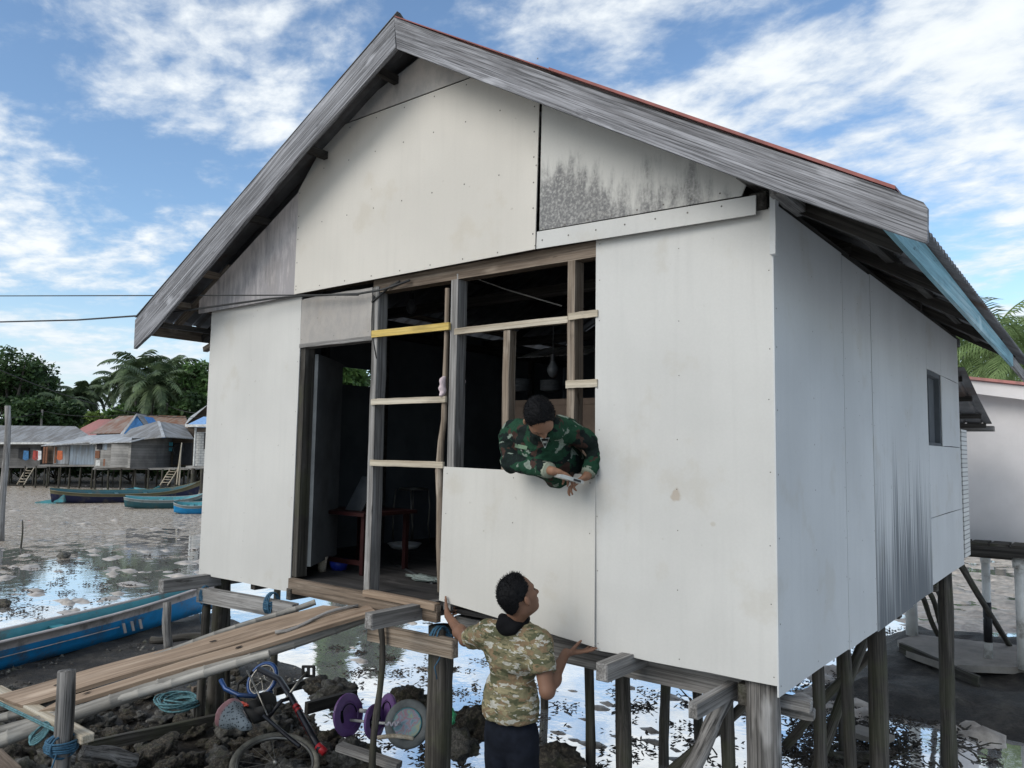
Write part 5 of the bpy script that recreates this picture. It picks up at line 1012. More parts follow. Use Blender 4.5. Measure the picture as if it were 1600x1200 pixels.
# ================================================================== PEOPLE (signed-distance bodies meshed as one continuous surface)
def surfnet(F, o, h):
    s = F < 0; nx, ny, nz = F.shape; C = np.zeros((nx-1, ny-1, nz-1)); PS = np.zeros((nx-1, ny-1, nz-1, 3))
    cs = [(i, j, k) for i in (0, 1) for j in (0, 1) for k in (0, 1)]
    def sl(A, c): return A[c[0]:c[0]+nx-1, c[1]:c[1]+ny-1, c[2]:c[2]+nz-1]
    for c in cs:
        for ax in range(3):
            if c[ax]: continue
            c2 = list(c); c2[ax] = 1; a, b = sl(F, c), sl(F, c2); x = (a < 0) != (b < 0)
            t = np.where(x, a/np.where(x, a-b, 1), 0)
            for q in range(3): PS[..., q] += np.where(x, c[q]+(t if q == ax else 0), 0)
            C += x
    idx = -np.ones(C.shape, int); w_ = np.argwhere(C > 0); idx[tuple(w_.T)] = np.arange(len(w_))
    v = (w_+PS[tuple(w_.T)]/C[tuple(w_.T)][:, None])*h+np.array(o); fs = []
    for ax in range(3):
        a = [slice(1, -1)]*3; a[ax] = slice(0, -1); b = list(a); b[ax] = slice(1, None); A, Bq = s[tuple(a)], s[tuple(b)]
        e = np.argwhere(A != Bq); sg = A[tuple(e.T)]; off = np.ones(3, int); off[ax] = 0; e = e+off; u, w2 = [(1, 2), (2, 0), (0, 1)][ax]
        def cell(du, dv): q = e.copy(); q[:, u] -= du; q[:, w2] -= dv; return idx[tuple(q.T)]
        Q = np.stack([cell(1, 1), cell(0, 1), cell(0, 0), cell(1, 0)], 1); Q[~sg] = Q[~sg][:, ::-1]; fs.append(Q)
    fs = np.concatenate(fs); fs = fs[(fs >= 0).all(1)]; return v, fs
class SDF:
    def __init__(s): s.p = []
    def cone(s, a, b, ra, rb, k=.02, cut=False, neg=False): s.p.append(('c', np.array(a), np.array(b), ra, rb, k, cut, neg)); return s
    def ell(s, c, r, R=None, k=.02, neg=False): s.p.append(('e', np.array(c), np.array(r, float), np.eye(3) if R is None else np.array(R), k, neg)); return s
    def mesh(s, h, post=None):
        lo = np.array([1e9]*3); hi = -lo
        for p in s.p:
            if p[0] == 'c': m = max(p[3], p[4]); l_, h_ = np.minimum(p[1], p[2])-m, np.maximum(p[1], p[2])+m
            else: m = p[2].max(); l_, h_ = p[1]-m, p[1]+m
            lo = np.minimum(lo, l_); hi = np.maximum(hi, h_)
        lo -= 3*h; hi += 3*h; n = np.ceil((hi-lo)/h).astype(int); F = np.full(n, .2)
        for p in s.p:
            if p[0] == 'c': m = max(p[3], p[4])+p[5]*2+2*h; l_, h_ = np.minimum(p[1], p[2])-m, np.maximum(p[1], p[2])+m; k = p[5]
            else: m = p[2].max()+p[4]*2+2*h; l_, h_ = p[1]-m, p[1]+m; k = p[4]
            i0 = np.maximum(0, ((l_-lo)/h).astype(int)); i1 = np.minimum(n, ((h_-lo)/h).astype(int)+2)
            G_ = np.stack(np.meshgrid(*[lo[q]+np.arange(i0[q], i1[q])*h for q in range(3)], indexing='ij'), -1)
            if p[0] == 'c':
                ba = p[2]-p[1]; pa = G_-p[1]; t = np.clip((pa@ba)/(ba@ba), 0, 1); d = np.linalg.norm(pa-t[..., None]*ba, axis=-1)-(p[3]+(p[4]-p[3])*t)
                if p[6]: d = np.maximum(d, (G_-p[2])@(ba/np.linalg.norm(ba)))
            else:
                q = (G_-p[1])@p[3].T; k0 = np.linalg.norm(q/p[2], axis=-1)+1e-9; k1 = np.linalg.norm(q/(p[2]**2), axis=-1)+1e-9; d = k0*(k0-1)/k1
            S = tuple(slice(i0[q], i1[q]) for q in range(3)); A = F[S]
            if p[-1] is True: F[S] = np.maximum(A, -d); continue
            hh = np.clip(.5+.5*(A-d)/k, 0, 1); F[S] = A*(1-hh)+d*hh-k*hh*(1-hh)
        if post is not None:
            G_ = np.stack(np.meshgrid(*[lo[q]+np.arange(n[q])*h for q in range(3)], indexing='ij'), -1); F = post(G_, F)
        return surfnet(F, lo, h)
def body(name, v, f, mat, parent, smooth_it=2, disp=None):
    o = mesh(name, [tuple(x) for x in v], [tuple(int(i) for i in q) for q in f], mat, parent, parent_world(parent) if parent else None, True, orient=False)
    bm = bmesh.new(); bm.from_mesh(o.data)
    for _ in range(smooth_it): bmesh.ops.smooth_vert(bm, verts=bm.verts, factor=.5, use_axis_x=True, use_axis_y=True, use_axis_z=True)
    bm.normal_update()
    if disp:
        for vt in bm.verts: vt.co += vt.normal*disp(vt.co)
    bm.to_mesh(o.data); bm.free(); o.data.polygons.foreach_set('use_smooth', [True]*len(o.data.polygons)); return o
def basis(F, U):
    F = V(F).normalized(); S_ = F.cross(V(U)).normalized(); U = S_.cross(F); return F, S_, U      # forward, right side, up
def rot(F, S_, U): return [tuple(F), tuple(S_), tuple(U)]
def head(s, c, F, U, k=1.08):
    F, S_, U = basis(F, U); R = rot(F, S_, U); c = V(c); e = lambda f, sd, u: tuple(c+(F*f+S_*sd+U*u)*k)
    s.ell(e(-.008, 0, .025), (.098*k, .076*k, .092*k), R, .02); s.ell(e(.022, 0, -.045), (.068*k, .058*k, .072*k), R, .03); s.ell(e(.055, 0, -.088), (.026*k, .030*k, .022*k), R, .02)
    s.ell(e(.072, 0, .022), (.022*k, .052*k, .014*k), R, .015)                       # brow
    s.cone(e(.084, 0, .005), e(.103, 0, -.028), .008*k, .013*k, .010); s.ell(e(.094, .012, -.031), (.010*k, .009*k, .007*k), R, .006); s.ell(e(.094, -.012, -.031), (.010*k, .009*k, .007*k), R, .006)
    s.ell(e(.084, 0, -.056), (.012*k, .024*k, .006*k), R, .006); s.ell(e(.082, 0, -.068), (.012*k, .020*k, .007*k), R, .006)
    for sg in (-1, 1): s.ell(e(.050, .040*sg, -.020), (.03*k, .022*k, .025*k), R, .02); s.ell(e(.002, .083*sg, -.014), (.017*k, .009*k, .030*k), R, .005); s.ell(e(.082, .030*sg, .004), (.012*k, .013*k, .008*k), R, .003, neg=True)
    return F, S_, U, R, e
def hairmesh(name, c, F, U, parent, k=1.08, th=.010, front=.055, low=-.03, label=None, strands=2600):
    F, S_, U = basis(F, U); R = rot(F, S_, U); c = V(c); s = SDF(); s.ell(tuple(c+(F*-.008+U*.027)*k), (.100*k+th, .077*k+th, .094*k+th), R, .01); s.ell(tuple(c+(F*-.055+U*-.03)*k), (.04*k+th*.5, .055*k, .045*k), R, .02)
    f_, u_, s_ = np.array(F), np.array(U), np.array(S_); cc = np.array(c)
    def post(G_, A):
        q = G_-cc; x = q@f_; z = q@u_; y = np.abs(q@s_)
        line = front*k-np.clip(.045-z, 0, 1)*1.25-y*.15; A = np.maximum(A, (x-line)*.8); A = np.maximum(A, (low*k*1.7-z-np.clip(-x, 0, .06)*.5)); A = np.maximum(A, np.where((y > .055) & (x > -.045), -.004-z, -1)); return A
    v, f = s.mesh(.0055, post)
    o = body(name, v, f, M['hair'], parent, 1, lambda p: .003*mnoise.noise(p*70)+.002*mnoise.noise(p*160)-.002)
    r = random.Random(len(v)); me = o.data; n = len(me.vertices); vs = [x.co.copy() for x in me.vertices]; fs = [tuple(p.vertices) for p in me.polygons]; R3 = parent_world(o).to_3x3().inverted(); fl = R3 @ F; ul = R3 @ U; sl_ = R3 @ S_
    for _ in range(strands):
        i = r.randrange(n); p, nn = vs[i], me.vertices[i].normal
        if nn.dot(ul) < -.35: continue
        d = (nn*.75+fl*.35+ul*.15+V((r.gauss(0, .3), r.gauss(0, .3), r.gauss(0, .3)))).normalized(); ln = r.uniform(.006, .017)*(1.25 if nn.dot(ul) > .5 else .8); s2 = d.cross(V((r.gauss(0, 1), r.gauss(0, 1), r.gauss(0, 1)))).normalized()*.0016; q = len(vs); vs += [p-nn*.002+s2, p-nn*.002-s2, p+d*ln]; fs.append((q, q+1, q+2))
    me2 = bpy.data.meshes.new(name); me2.from_pydata([tuple(x) for x in vs], [], fs); me2.materials.append(M['hair']); o.data = me2; me2.polygons.foreach_set('use_smooth', [True]*len(me2.polygons)); return o
def hand(s, w_, D, Nn, T, curl, r=.0088, k=1.0, spread=.10, thumb=(.6, .8, .15), tcurl=.2):
    """wrist w_, finger direction D, palm normal Nn (out of the palm), T towards the thumb; curl per finger in radians (index..little)"""
    D = V(D).normalized(); Nn = (V(Nn)-D*V(Nn).dot(D)).normalized(); T = Nn.cross(D) if Nn.cross(D).dot(V(T)) > 0 else -Nn.cross(D); w_ = V(w_)
    for i in range(4):
        o = (1.5-i)*.0195*k; b0 = w_+D*.015+T*o*.75; b1 = w_+D*(.088-.004*abs(i-1.2))*k+T*o; s.cone(b0, b1, .0145*k, .0115*k, .012)
        ln = [(.040, .026, .020), (.044, .029, .021), (.041, .027, .020), (.032, .021, .018)][i]; a = curl[i]*.5; p = b1; sp = (1.5-i)*spread*.4
        for j, l in enumerate(ln):
            d = (D*math.cos(a)+Nn*math.sin(a)+T*sp*math.cos(a)).normalized(); q_ = p+d*l*k; s.cone(p, q_, r*(1.05-.08*j)*k, r*(.98-.1*j)*k, .004); p = q_; a += curl[i]*(1.0 if j == 0 else .7)
    b = w_+D*.025*k+T*.028*k; d = (D*thumb[0]+T*thumb[1]+Nn*thumb[2]).normalized(); q_ = b+d*.040*k; s.cone(w_+D*.01, b, .016*k, .014*k, .015); s.cone(b, q_, .0145*k, .0115*k, .008); d2 = (d+D*tcurl+Nn*tcurl*.6).normalized(); q2 = q_+d2*.032*k; s.cone(q_, q2, .0108*k, .0095*k, .004); s.cone(q2, q2+(d2+D*tcurl).normalized()*.024*k, .0095*k, .0075*k, .004)
def camo(name, cols, sc=7, th=(.46, .55, .62), stretch=(1, 1, 1), vein=None):
    m, t, b = newmat(name); q = NT(t); c = cols[0]; k = None
    for i, col in enumerate(cols[1:]):
        n = q.noise(q.coord(stretch, loc=(i*7.3, i*3.1, i*5.7)), sc*(1+i*.22), 3.5, .55, .4); f = q.rng(n, th[i], th[i]+.012); k = q.mix(f, k if k is not None else c, col)
    n = q.noise(q.coord(), 60, 5, .6); k = q.mix(q.rng(n, .3, .7, 0, .35), k, tuple(x*.5 for x in cols[0])); q.l(k, b.inputs['Base Color']); b.inputs['Roughness'].default_value = .9; b.inputs['Specular IOR Level'].default_value = .15
    q.bump(q.noise(q.coord((1, 1, .5)), 14, 5, .6), b, .7, .03); return m
M['camo_tan'] = camo('tan_camouflage', [(.165, .15, .09), (.075, .08, .045), (.20, .14, .085), (.42, .41, .36), (.27, .235, .14)], 15, (.48, .54, .56, .59), (.65, .65, 1.6))
M['camo_green'] = camo('green_camouflage', [(.014, .050, .028), (.008, .011, .012), (.055, .028, .024), (.20, .24, .20)], 6.5, (.50, .58, .62), (1, 1, 1.3))
M['patch'] = plain('pale_green_patch', (.13, .20, .13), .9); M['cuff'] = plain('cuff_cloth', (.20, .22, .17), .9)
A3 = lambda v: np.array(v)
# ---------- the man below, seen from behind, holding the board
held = thing('cement_board', 'pale cement board held up against the house between the open frame and the right wall', 'board', (3.65, -.03, 1.33))
pa = [P(693, 729, 1, -.016), P(930.5, 742, 1, -.016), P(928.5, 1011, 1, -.032), P(686, 938, 1, -.032)]
b = MB(); b.prism([*pa], (0, .009, 0)); M['board_held'] = board('held_board', (.53, .515, .48), mode='scuff'); 
for u in (.03, .5, .97):
    for w_ in (.05, .35, .65, .95): 
        if w_ < .5: nail(b, pa[0].lerp(pa[1], u).lerp(pa[3].lerp(pa[2], u), w_), V((0, -1, 0)), .004)
b.build('panel_sheet', [M['board_held'], M['nail']], held, Matrix.Translation((3.65, -.03, 1.33)), orient=False)
man = thing('person', 'man in a tan camouflage T-shirt and dark trousers seen from behind, pushing up a board', 'person', (3.98, -.40, .10))
hc = W2(811, 932, 4.36); HF = RH*.80+FH*.40+V((0, 0, .42)); HU = V((0, 0, 1))-RH*.40-FH*.15
nk = W2(803, 968, 4.42); shL, shR = W2(765, 990, 4.50), W2(842, 1006, 4.33); elL, elR = W2(727, 999, 4.76), W2(855, 1080, 4.22)
wL = P(700, 962, 1, -.09); wR = P(884, 1020, 1, -.12)
X_ = (shR-shL).normalized(); Zb = V((0, 0, 1)); Yb = Zb.cross(X_).normalized(); X2 = Yb.cross(Zb); RB = [tuple(X2), tuple(Yb), tuple(Zb)]
ch, wa = W2(803, 1022, 4.44), W2(798, 1085, 4.45); hip = W2(799, 1148, 4.46)
s = SDF(); F_, S_2, U_, R_, e = head(s, hc, HF, HU, 1.06)
s.cone(hc-U_*.06-F_*.02, nk-V((0, 0, .02)), .052, .058, .03); s.ell(ch, (.15, .085, .15), RB, .04); s.ell(wa, (.135, .085, .15), RB, .04); s.ell(hip, (.14, .095, .10), RB, .04)
s.cone(nk-V((0, 0, .04)), shL, .05, .052, .04); s.cone(nk-V((0, 0, .04)), shR, .05, .052, .04)
s.cone(shL, elL, .050, .040, .03); s.cone(elL, wL, .040, .025, .015); s.cone(shR, elR, .052, .042, .03); s.cone(elR, wR, .042, .026, .015)
md = elL.lerp(wL, .3); s.ell(md, (.045, .045, .045), None, .03); md = elR.lerp(wR, .3); s.ell(md, (.046, .046, .046), None, .03)
# left hand: fingers wrapped round the lower left edge, thumb up on the face of the board
hand(s, wL, (-.62, .62, -.12), (.55, .55, .2), (0, 0, 1), (.95, 1.0, 1.05, 1.1), k=1.02, thumb=(.25, .95, .12), tcurl=.1)
# right hand: palm up under the lower edge, fingers along it, thumb up on the face
hand(s, wR, (.80, .52, .10), (0, .15, 1), (-.5, -.8, .3), (.12, .15, .22, .35), k=1.02, spread=.2, thumb=(.75, .15, .75), tcurl=.15)
ft = []
for sg, hx in ((-1, -.075), (1, .075)):
    h0 = hip+X2*hx-V((0, 0, .05)); kn = h0+V((0, 0, -.33))+Yb*.03+X2*.02*sg; an = kn+V((0, 0, -.30))-Yb*.05+X2*.02*sg; s.cone(h0, kn, .075, .052, .03); s.cone(kn, an, .052, .036, .02); s.cone(an, an+Yb*.13-V((0, 0, .04)), .032, .025, .02); ft.append((h0, kn, an))
v, f = s.mesh(.0062); mb_ = body('body', v, f, M['skin_d'], man, 1)
hairmesh('hair', hc, HF, HU, man, 1.06, .011)
b = MB()
for sg in (-1, 1): c = V(e(.076, .030*sg, .004)); bm = bmesh.new(); bmesh.ops.create_icosphere(bm, subdivisions=2, radius=.0115); b.add([c+v_.co for v_ in bm.verts], [[x.index for x in q.verts] for q in bm.faces]); bm.free()
b.build('eyes', M['eye'], man, smooth=True)
s = SDF(); s.ell(ch+V((0, 0, .01)), (.178, .118, .165), RB, .04); s.ell(wa, (.165, .112, .17), RB, .06); s.ell(wa-V((0, 0, .10)), (.170, .118, .14), RB, .05); s.cone(nk-V((0, 0, .045)), shL, .06, .068, .05); s.cone(nk-V((0, 0, .045)), shR, .06, .070, .05)
s.cone(shL, shL.lerp(elL, .72), .070, .066, .04, True); s.cone(shR, shR.lerp(elR, .62), .074, .074, .04, True)
zh = W2(800, 1124, 4.42).z
def cutz(G_, A): return np.maximum(A, (zh+.004*np.sin(G_[..., 0]*60)-G_[..., 2]))
v, f = s.mesh(.008, cutz)
def folds(p): return .008*mnoise.noise(V((p.x*9+p.z*5, p.y*9, p.z*7)))-.009*abs(mnoise.noise(V((p.x*7-p.z*10, p.y*7, p.z*17))))+.0055*mnoise.noise(V((p.x*14+p.z*12, p.y*12, p.z*26)))+.0025*mnoise.noise(p*40)+.005
body('shirt', v, f, M['camo_tan'], man, 2, folds)
s = SDF(); s.ell(hip+V((0, 0, .02)), (.165, .118, .15), RB, .04)
for h0, kn, an in ft: s.cone(h0+V((0, 0, .02)), kn, .095, .075, .03); s.cone(kn, an+V((0, 0, .03)), .075, .062, .02, True)
def cut2(G_, A): return np.maximum(A, G_[..., 2]-(zh+.035))
v, f = s.mesh(.009, cut2); body('trousers', v, f, M['navy'], man, 2, lambda p: .006*mnoise.noise(V((p.x*8, p.y*8, p.z*16)))+.003*mnoise.noise(p*25))
s = SDF(); c = nk+V((0, 0, -.005)); 
for i in range(9):
    t = i*.7; a1 = c+X2*math.cos(t)*.066+Yb*math.sin(t)*.062+V((0, 0, .012*math.sin(t*2))); t += .7; a2 = c+X2*math.cos(t)*.066+Yb*math.sin(t)*.062+V((0, 0, .012*math.sin(t*2))); s.cone(a1, a2, .026, .026, .02)
s.ell(c-Yb*.075-V((0, 0, .025)), (.072, .030, .050), RB, .03); v, f = s.mesh(.007); body('neck_scarf', v, f, plain('black_cloth', (.006, .006, .007), .95, spec=.1), man, 2, lambda p: .006*mnoise.noise(p*22))
for h0, kn, an in ft:
    s = SDF(); s.cone(an-V((0, 0, .035)), an+Yb*.15-V((0, 0, .05)), .042, .034, .02); v, f = s.mesh(.009); body('shoe', v, f, M['black'], man, 1)
# ---------- the soldier leaning out over the board
sol = thing('person', 'soldier in green camouflage uniform leaning out over the board and looking down at his hands', 'person', (4.1, .3, 1.375))
T_ = -FH
def PY(px, py, y): return P(px, py, 1, y)
hc = PY(843, 652, -.46); HF = T_*.24+V((0, 0, -.94))+RH*.26; HU = T_*.92+V((0, 0, .36))+RH*-.02
sL, sR = PY(798, 684, -.16), PY(889, 672, -.12); eL, eR = PY(800, 722, -.20), PY(936, 700, .055); wL, wR = PY(864, 736, -.33), PY(917, 744, -.085)
chs = PY(842, 700, -.20); wst = V((4.02, .30, 2.22)); hp = V((4.02, .42, 2.02)); nk = hc.lerp(chs, .42)+V((0, .05, .03))
s = SDF(); F_, S_2, U_, R_, e = head(s, hc, HF, HU, 1.04)
s.cone(hc-U_*.05, nk, .055, .06, .03); s.cone(nk, chs+V((0, .04, 0)), .06, .10, .04); s.cone(chs+V((0, .04, 0)), wst, .115, .12, .05); s.cone(wst, hp, .12, .12, .05); s.cone(nk, sL, .05, .05, .03); s.cone(nk, sR, .05, .05, .03)
s.cone(sL, eL, .045, .04, .03); s.cone(eL, wL, .038, .026, .02); s.cone(sR, eR, .045, .04, .03); s.cone(eR, wR, .038, .026, .02)
hand(s, wL, (wR-wL)+V((-.02, -.06, -.02)), (.1, .1, -1), T_+V((0, 0, .3)), (.55, .6, .7, .8), k=.98, thumb=(.8, .45, .2), tcurl=.3)
hand(s, wR, V((-.35, -.42, -.28)), (.1, -.2, -1), (-.4, .5, 0), (.5, .6, .7, .85), k=.96, thumb=(.7, .6, .1), tcurl=.3)
for sg in (-1, 1): h0 = hp+V((.09*sg, 0, -.05)); kn = h0+V((0, .06, -.33)); an = V((h0.x, h0.y+.0, 1.45)); s.cone(h0, kn, .08, .058, .03); s.cone(kn, an, .055, .036, .02); s.cone(an, an+V((0, -.12, -.03)), .035, .028, .02)
v, f = s.mesh(.0062); body('body', v, f, M['skin'], sol, 1)
hairmesh('hair', hc, HF, HU, sol, 1.04, .007, front=.062)
b = MB()
for sg in (-1, 1): c = V(e(.076, .030*sg, .004)); bm = bmesh.new(); bmesh.ops.create_icosphere(bm, subdivisions=2, radius=.0115); b.add([c+v_.co for v_ in bm.verts], [[x.index for x in q.verts] for q in bm.faces]); bm.free()
b.build('eyes', M['eye'], sol, smooth=True)
s = SDF(); s.cone(nk-V((0, -.03, .03)), chs+V((0, .05, 0)), .075, .135, .05); s.cone(chs+V((0, .04, -.005)), wst, .140, .145, .06); s.cone(wst, hp, .15, .15, .05); s.cone(nk+V((0, .02, -.01)), sL, .080, .070, .05); s.cone(nk+V((0, .02, -.01)), sR, .076, .068, .05)
s.cone(sL, eL, .070, .064, .03); s.cone(eL, eL.lerp(wL, .90), .062, .047, .02, True); s.cone(sR, eR, .066, .058, .03); s.cone(eR, eR.lerp(wR, .88), .054, .044, .02, True)
s.cone(PY(800, 668, -.18), PY(872, 660, -.16), .05, .05, .03)
v, f = s.mesh(.0075); sh = body('jacket', v, f, M['camo_green'], sol, 2, lambda p: .008*mnoise.noise(V((p.x*14, p.y*10, p.z*20)))-.010*abs(mnoise.noise(V((p.x*11+p.z*8, p.y*9, p.z*15))))+.005*mnoise.noise(V((p.x*24-p.z*20, p.y*20, p.z*34)))+.004)
s = SDF()
for sg in (-1, 1): h0 = hp+V((.09*sg, 0, -.05)); kn = h0+V((0, .06, -.33)); an = V((h0.x, h0.y, 1.45)); s.cone(h0, kn, .10, .08, .03); s.cone(kn, an, .08, .06, .02, True)
v, f = s.mesh(.012); body('trousers', v, f, M['camo_green'], sol, 1)
for sg in (-1, 1): s = SDF(); a = V((hp.x+.09*sg, hp.y, 1.43)); s.cone(a, a+V((0, -.14, -.01)), .045, .038, .02); v, f = s.mesh(.01); body('boot', v, f, M['black'], sol, 1)
# cuffs, collar and sewn patches laid on the jacket surface
from mathutils.bvhtree import BVHTree
vw = [sh.matrix_basis @ x.co for x in sh.data.vertices]; pw = parent_world(sh); vw = [pw @ x.co for x in sh.data.vertices]; bvh = BVHTree.FromPolygons(vw, [tuple(p.vertices) for p in sh.data.polygons])
def patch(name, quad, mat, n=8, off=.004, par=None, th=.003):
    vs = []; ok = True
    for j in range(n+1):
        for i in range(n+1):
            u, w_ = i/n, j/n; x = (quad[0][0]*(1-u)+quad[1][0]*u)*(1-w_)+(quad[3][0]*(1-u)+quad[2][0]*u)*w_; y = (quad[0][1]*(1-u)+quad[1][1]*u)*(1-w_)+(quad[3][1]*(1-u)+quad[2][1]*u)*w_
            d = (W2(x, y, 1)-CP).normalized(); h_, nn, _, _ = bvh.ray_cast(CP, d)
            if h_ is None: return None
            vs.append(h_-d*off)
    fs = [(j*(n+1)+i, j*(n+1)+i+1, (j+1)*(n+1)+i+1, (j+1)*(n+1)+i) for j in range(n) for i in range(n)]; m0 = len(vs); vs += [v_+(v_-CP).normalized()*th for v_ in vs]; fs += [tuple(reversed([i+m0 for i in q])) for q in fs]
    edge = [i for i in range(n+1)]+[(j)*(n+1)+n for j in range(1, n+1)]+[n*(n+1)+i for i in range(n-1, -1, -1)]+[j*(n+1) for j in range(n-1, 0, -1)]
    fs += [(a, c, c+m0, a+m0) for a, c in zip(edge, edge[1:]+edge[:1])]; return mesh(name, vs, fs, mat, par or sol, smooth=False)
patch('sleeve_patch', [(899, 651), (907, 650), (903, 677), (894, 675)], M['patch']); patch('sleeve_pocket', [(907, 657), (920, 662), (914, 684), (901, 680)], plain('grey_green_cloth', (.07, .11, .085), .9))
patch('sleeve_patch', [(775, 684), (782, 682), (783, 698), (776, 699)], plain('pale_patch', (.30, .40, .26), .9)); patch('sleeve_patch', [(776, 701), (785, 700), (789, 718), (780, 717)], M['pale_patch'] if 'pale_patch' in M else plain('pale_patch_cloth', (.30, .40, .26), .9))
patch('name_tape', [(805, 693), (824, 697), (823, 703), (804, 699)], M['patch'])
bd = patch('badge', [(843.5, 684), (859, 684), (852, 700), (851, 700)], plain('badge_white', (.45, .48, .45), .8))
if bd: patch('badge_face', [(845.5, 685.5), (857.5, 685.5), (852, 697.5), (851, 697.5)], M['black'], off=.0085, par=bd, th=.001); patch('badge_emblem', [(848, 689), (855, 689), (854, 692.5), (849, 692.5)], plain('badge_mark', (.40, .43, .40), .8), off=.011, par=bd, th=.001)
b = MB()
for (a, c, r) in ((eL, wL, .053), (eR, wR, .049)): p0, p1 = a.lerp(c, .80), a.lerp(c, .93); b = MB(); b.tube([p0, p1], [r*.93, r*.90], 14, caps=False); b.tube([p1, p0], [r*.86, r*.86], 14, caps=True); b.build('cuff', M['cuff'], sol, smooth=True)
patch('collar', [(811, 652), (821, 648), (824, 664), (815, 664)], M['patch'])
mw = frame(PY(871, 743, -.335), PY(912, 755, -.17)); b = MB(); b.box((0, -.035, -.009), (.16, .035, .009), mw=mw); b.box((.02, -.028, .009), (.15, .028, .012), mw=mw); b.box((.09, -.038, -.006), (.14, -.034, .006), 1, mw=mw)
tag(b.build('handheld_tool', [plain('tool_silver', (.42, .43, .42), .35, .5), M['black']], None, mw), "silver hand tool between the soldier's hands over the board edge", 'tool')
# ================================================================== INSIDE THE HOUSE
def PF(px, py, z=1.376): return P(px, py, 2, z)
M['dim'] = plain('room_dimmed_grey', (.05, .055, .06), .5); M['in_red'] = plain('room_dimmed_red_paint', (.025, .005, .005), .5); M['in_blue'] = plain('blue_plastic', (.02, .04, .30), .4)  # grey and red darkened in the colour itself to stand for the dim room
tbp = PF(528, 893); t = thing('table', 'low dark red table standing in the dim room behind the doorway', 'table', tbp)
for dx in (0, .62):
    for dy in (0, .5): bar('leg', tbp+V((dx-.3, dy, 0)), tbp+V((dx-.3, dy, .5)), .04, .04, M['in_red'], t, up=V((0, 1, 0)))
b = MB(); b.box((tbp.x-.36, tbp.y-.06, tbp.z+.5), (tbp.x+.38, tbp.y+.58, tbp.z+.53)); b.build('table_top', M['in_red'], t); bar('stretcher', tbp+V((-.3, 0, .1)), tbp+V((.32, 0, .1)), .03, .04, M['in_red'], t)
b = MB(); p = tbp+V((-.05, .1, .531)); b.prism([p, p+V((.22, 0, .0)), p+V((.32, .1, .28)), p+V((.10, .1, .30))], (0, .012, 0)); tag(b.build('book', M['dim']), 'pale sheet propped on the red table', 'book')
def tub(name, label, cat, px, py, r, h, mat, z=1.376): p = PF(px, py, z); return tag(MB().lathe([(r*.75, 0), (r, h), (r*.93, h), (r*.7, .01)], Matrix.Translation(p), 18).build(name, M[mat], smooth=True), label, cat)
tub('basin', 'blue plastic bowl on the floor in front of the red table', 'bowl', 529, 890, .09, .09, 'in_blue'); tub('tin_can', 'beige tin standing just inside the doorway', 'tin', 503, 893, .045, .13, 'pale_wood'); tub('bucket', 'dark bucket inside the doorway by the open door', 'bucket', 492, 886, .12, .22, 'dark')
tub('bowl', 'glass bowl on a rack seen through the left bay', 'bowl', 603, 826, .13, .12, 'far_white'); tub('basin', 'wide pale basin under the shelf in the left bay', 'basin', 632, 856, .19, .05, 'far_white'); tub('basin', 'shallow pale basin beside the crooked stud', 'basin', 665, 832, .15, .05, 'far_white')
t = thing('stool', 'metal-framed stool standing in the left bay', 'stool', PF(626, 850)); p = PF(626, 850)
for dx, dy in ((-.12, 0), (.14, .02), (-.10, .3), (.16, .32)): pole('leg', p+V((dx, dy, 0)), p+V((dx*.85, dy*.9, .62)), .011, .011, M['steel'], t, 3, 6)
b = MB(); b.tube([p+V((.02+math.cos(a)*.16, .16+math.sin(a)*.16, .62)) for a in [i*.4 for i in range(16)]], .014, 6, closed=True); b.build('seat', M['steel'], t, smooth=True)
bulb = lambda px, py, y, L_: (P(px, py, 1, y), L_)
for px, py, y, L_, lb in ((864, 565, 1.2, .10, 'unlit bulb hanging in the window bay above the soldier'), (643, 468, .9, .05, 'small unlit bulb hanging high in the left bay')):
    p = P(px, py, 1, y); t = thing('light_bulb', lb, 'light bulb', p); MB().tube([V((p.x, p.y, p.z+.35)), V((p.x, p.y, p.z+.03))], .004, 5).build('cord', M['cable'], t); MB().lathe([(.018, .05), (.02, .0), (.045, -.05), (.048, -.08), (.03, -.12), (.005, -.135)], Matrix.Translation(p), 14).build('glass', M['dim'], t, smooth=True); MB().lathe([(.02, .06), (.022, .0)], Matrix.Translation(p), 12).build('socket', M['black'], t)
b = MB(); p = P(829, 612, 1, 1.6)
for k in range(9): b.lathe([(.04, 0), (.11, .015), (.11, .02), (.03, .006)], Matrix.Translation(p+V((-.12+.0*k, 0, k*.012))) @ Matrix.Rotation(rnd.uniform(-.1, .1), 4, 'X'), 16)
tag(b.build('plates', M['dim'], smooth=True), 'stack of pale plates on the shelf above the partition', 'plates')
b = MB(); p = P(861, 612, 1, 1.6)
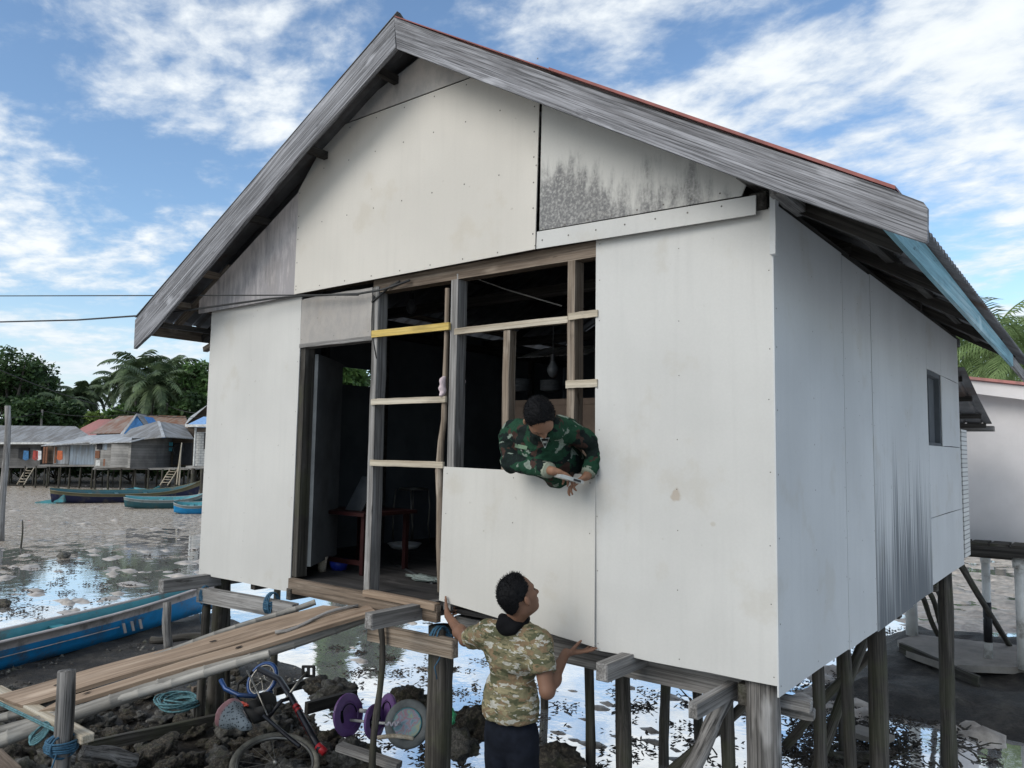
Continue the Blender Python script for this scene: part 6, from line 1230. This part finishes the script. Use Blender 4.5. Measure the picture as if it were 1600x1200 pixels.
for k in range(7): b.lathe([(.04, 0), (.10, .015), (.10, .02), (.03, .006)], Matrix.Translation(p+V((0, 0, k*.013))), 16)
tag(b.build('plates', M['dim'], smooth=True), 'second pile of pale dishes nearer the bare middle stud', 'plates')
b = MB(); p = P(808, 560, 1, 2.6); 
for i in range(10): q_ = p+V((i*.085, i*.01, 0)); b.prism([q_, q_+V((.075, 0, .0)), q_+V((.11, .45, .15)), q_+V((.035, .45, .15))], (0, 0, .01))
tag(b.build('ceiling_sheet', M['far_grey_roof']), 'loose corrugated sheet under the roof above the soldier', 'roofing sheet')
MB().tube([P(730, 430, 1, 1.0), P(790, 452, 1, 1.2), P(878, 478, 1, 1.4)], .006, 5).build('ceiling_wire', M['far_white'], house)
# cloths tied to the studs
def rag(name, label, pts, mat, w_=.05):
    s = SDF()
    for a, c in zip(pts[:-1], pts[1:]): s.cone(a, c, w_*.5, w_*.45, .02)
    v, f = s.mesh(.006); o = body(name, v, f, M[mat], None, 1, lambda p: .012*mnoise.noise(p*30)); return tag(o, label, 'cloth')
M['pale_cloth'] = plain('pink_white_cloth', (.55, .45, .47), .9)
rag('cloth', 'white rag tied round the crooked stud above the second batten', [P(692, 593, 1, -.03), P(691, 606, 1, -.03), P(690, 616, 1, -.03)], 'pale_cloth', .045); rag('cloth', 'pink rag hanging behind the stud at the window bay', [P(722, 597, 1, .12), P(714, 612, 1, .12), P(713, 640, 1, .12)], 'pale_cloth', .05)
b = MB(); p = PF(648, 912); 
o = link('plastic_bag', RM[5].copy()); o.data.materials.clear(); o.data.materials.append(plain('clear_plastic', (.16, .19, .18), .3)); o.location = p+V((0, .12, .03)); o.scale = (.16, .06, .04); tag(o, 'crumpled pale plastic bag on the floor behind the door sill', 'plastic bag')
b = MB(); b.tube([PF(610, 878), PF(640, 893), PF(676, 912)], .012, 6); tag(b.build('hose', M['dim'], smooth=True), 'thin pale pipe lying on the floor of the left bay', 'pipe')
b = MB(); b.tube([PF(500, 800)+V((0, 0, .3)), PF(505, 800)+V((0, 0, .3))], .01, 5)
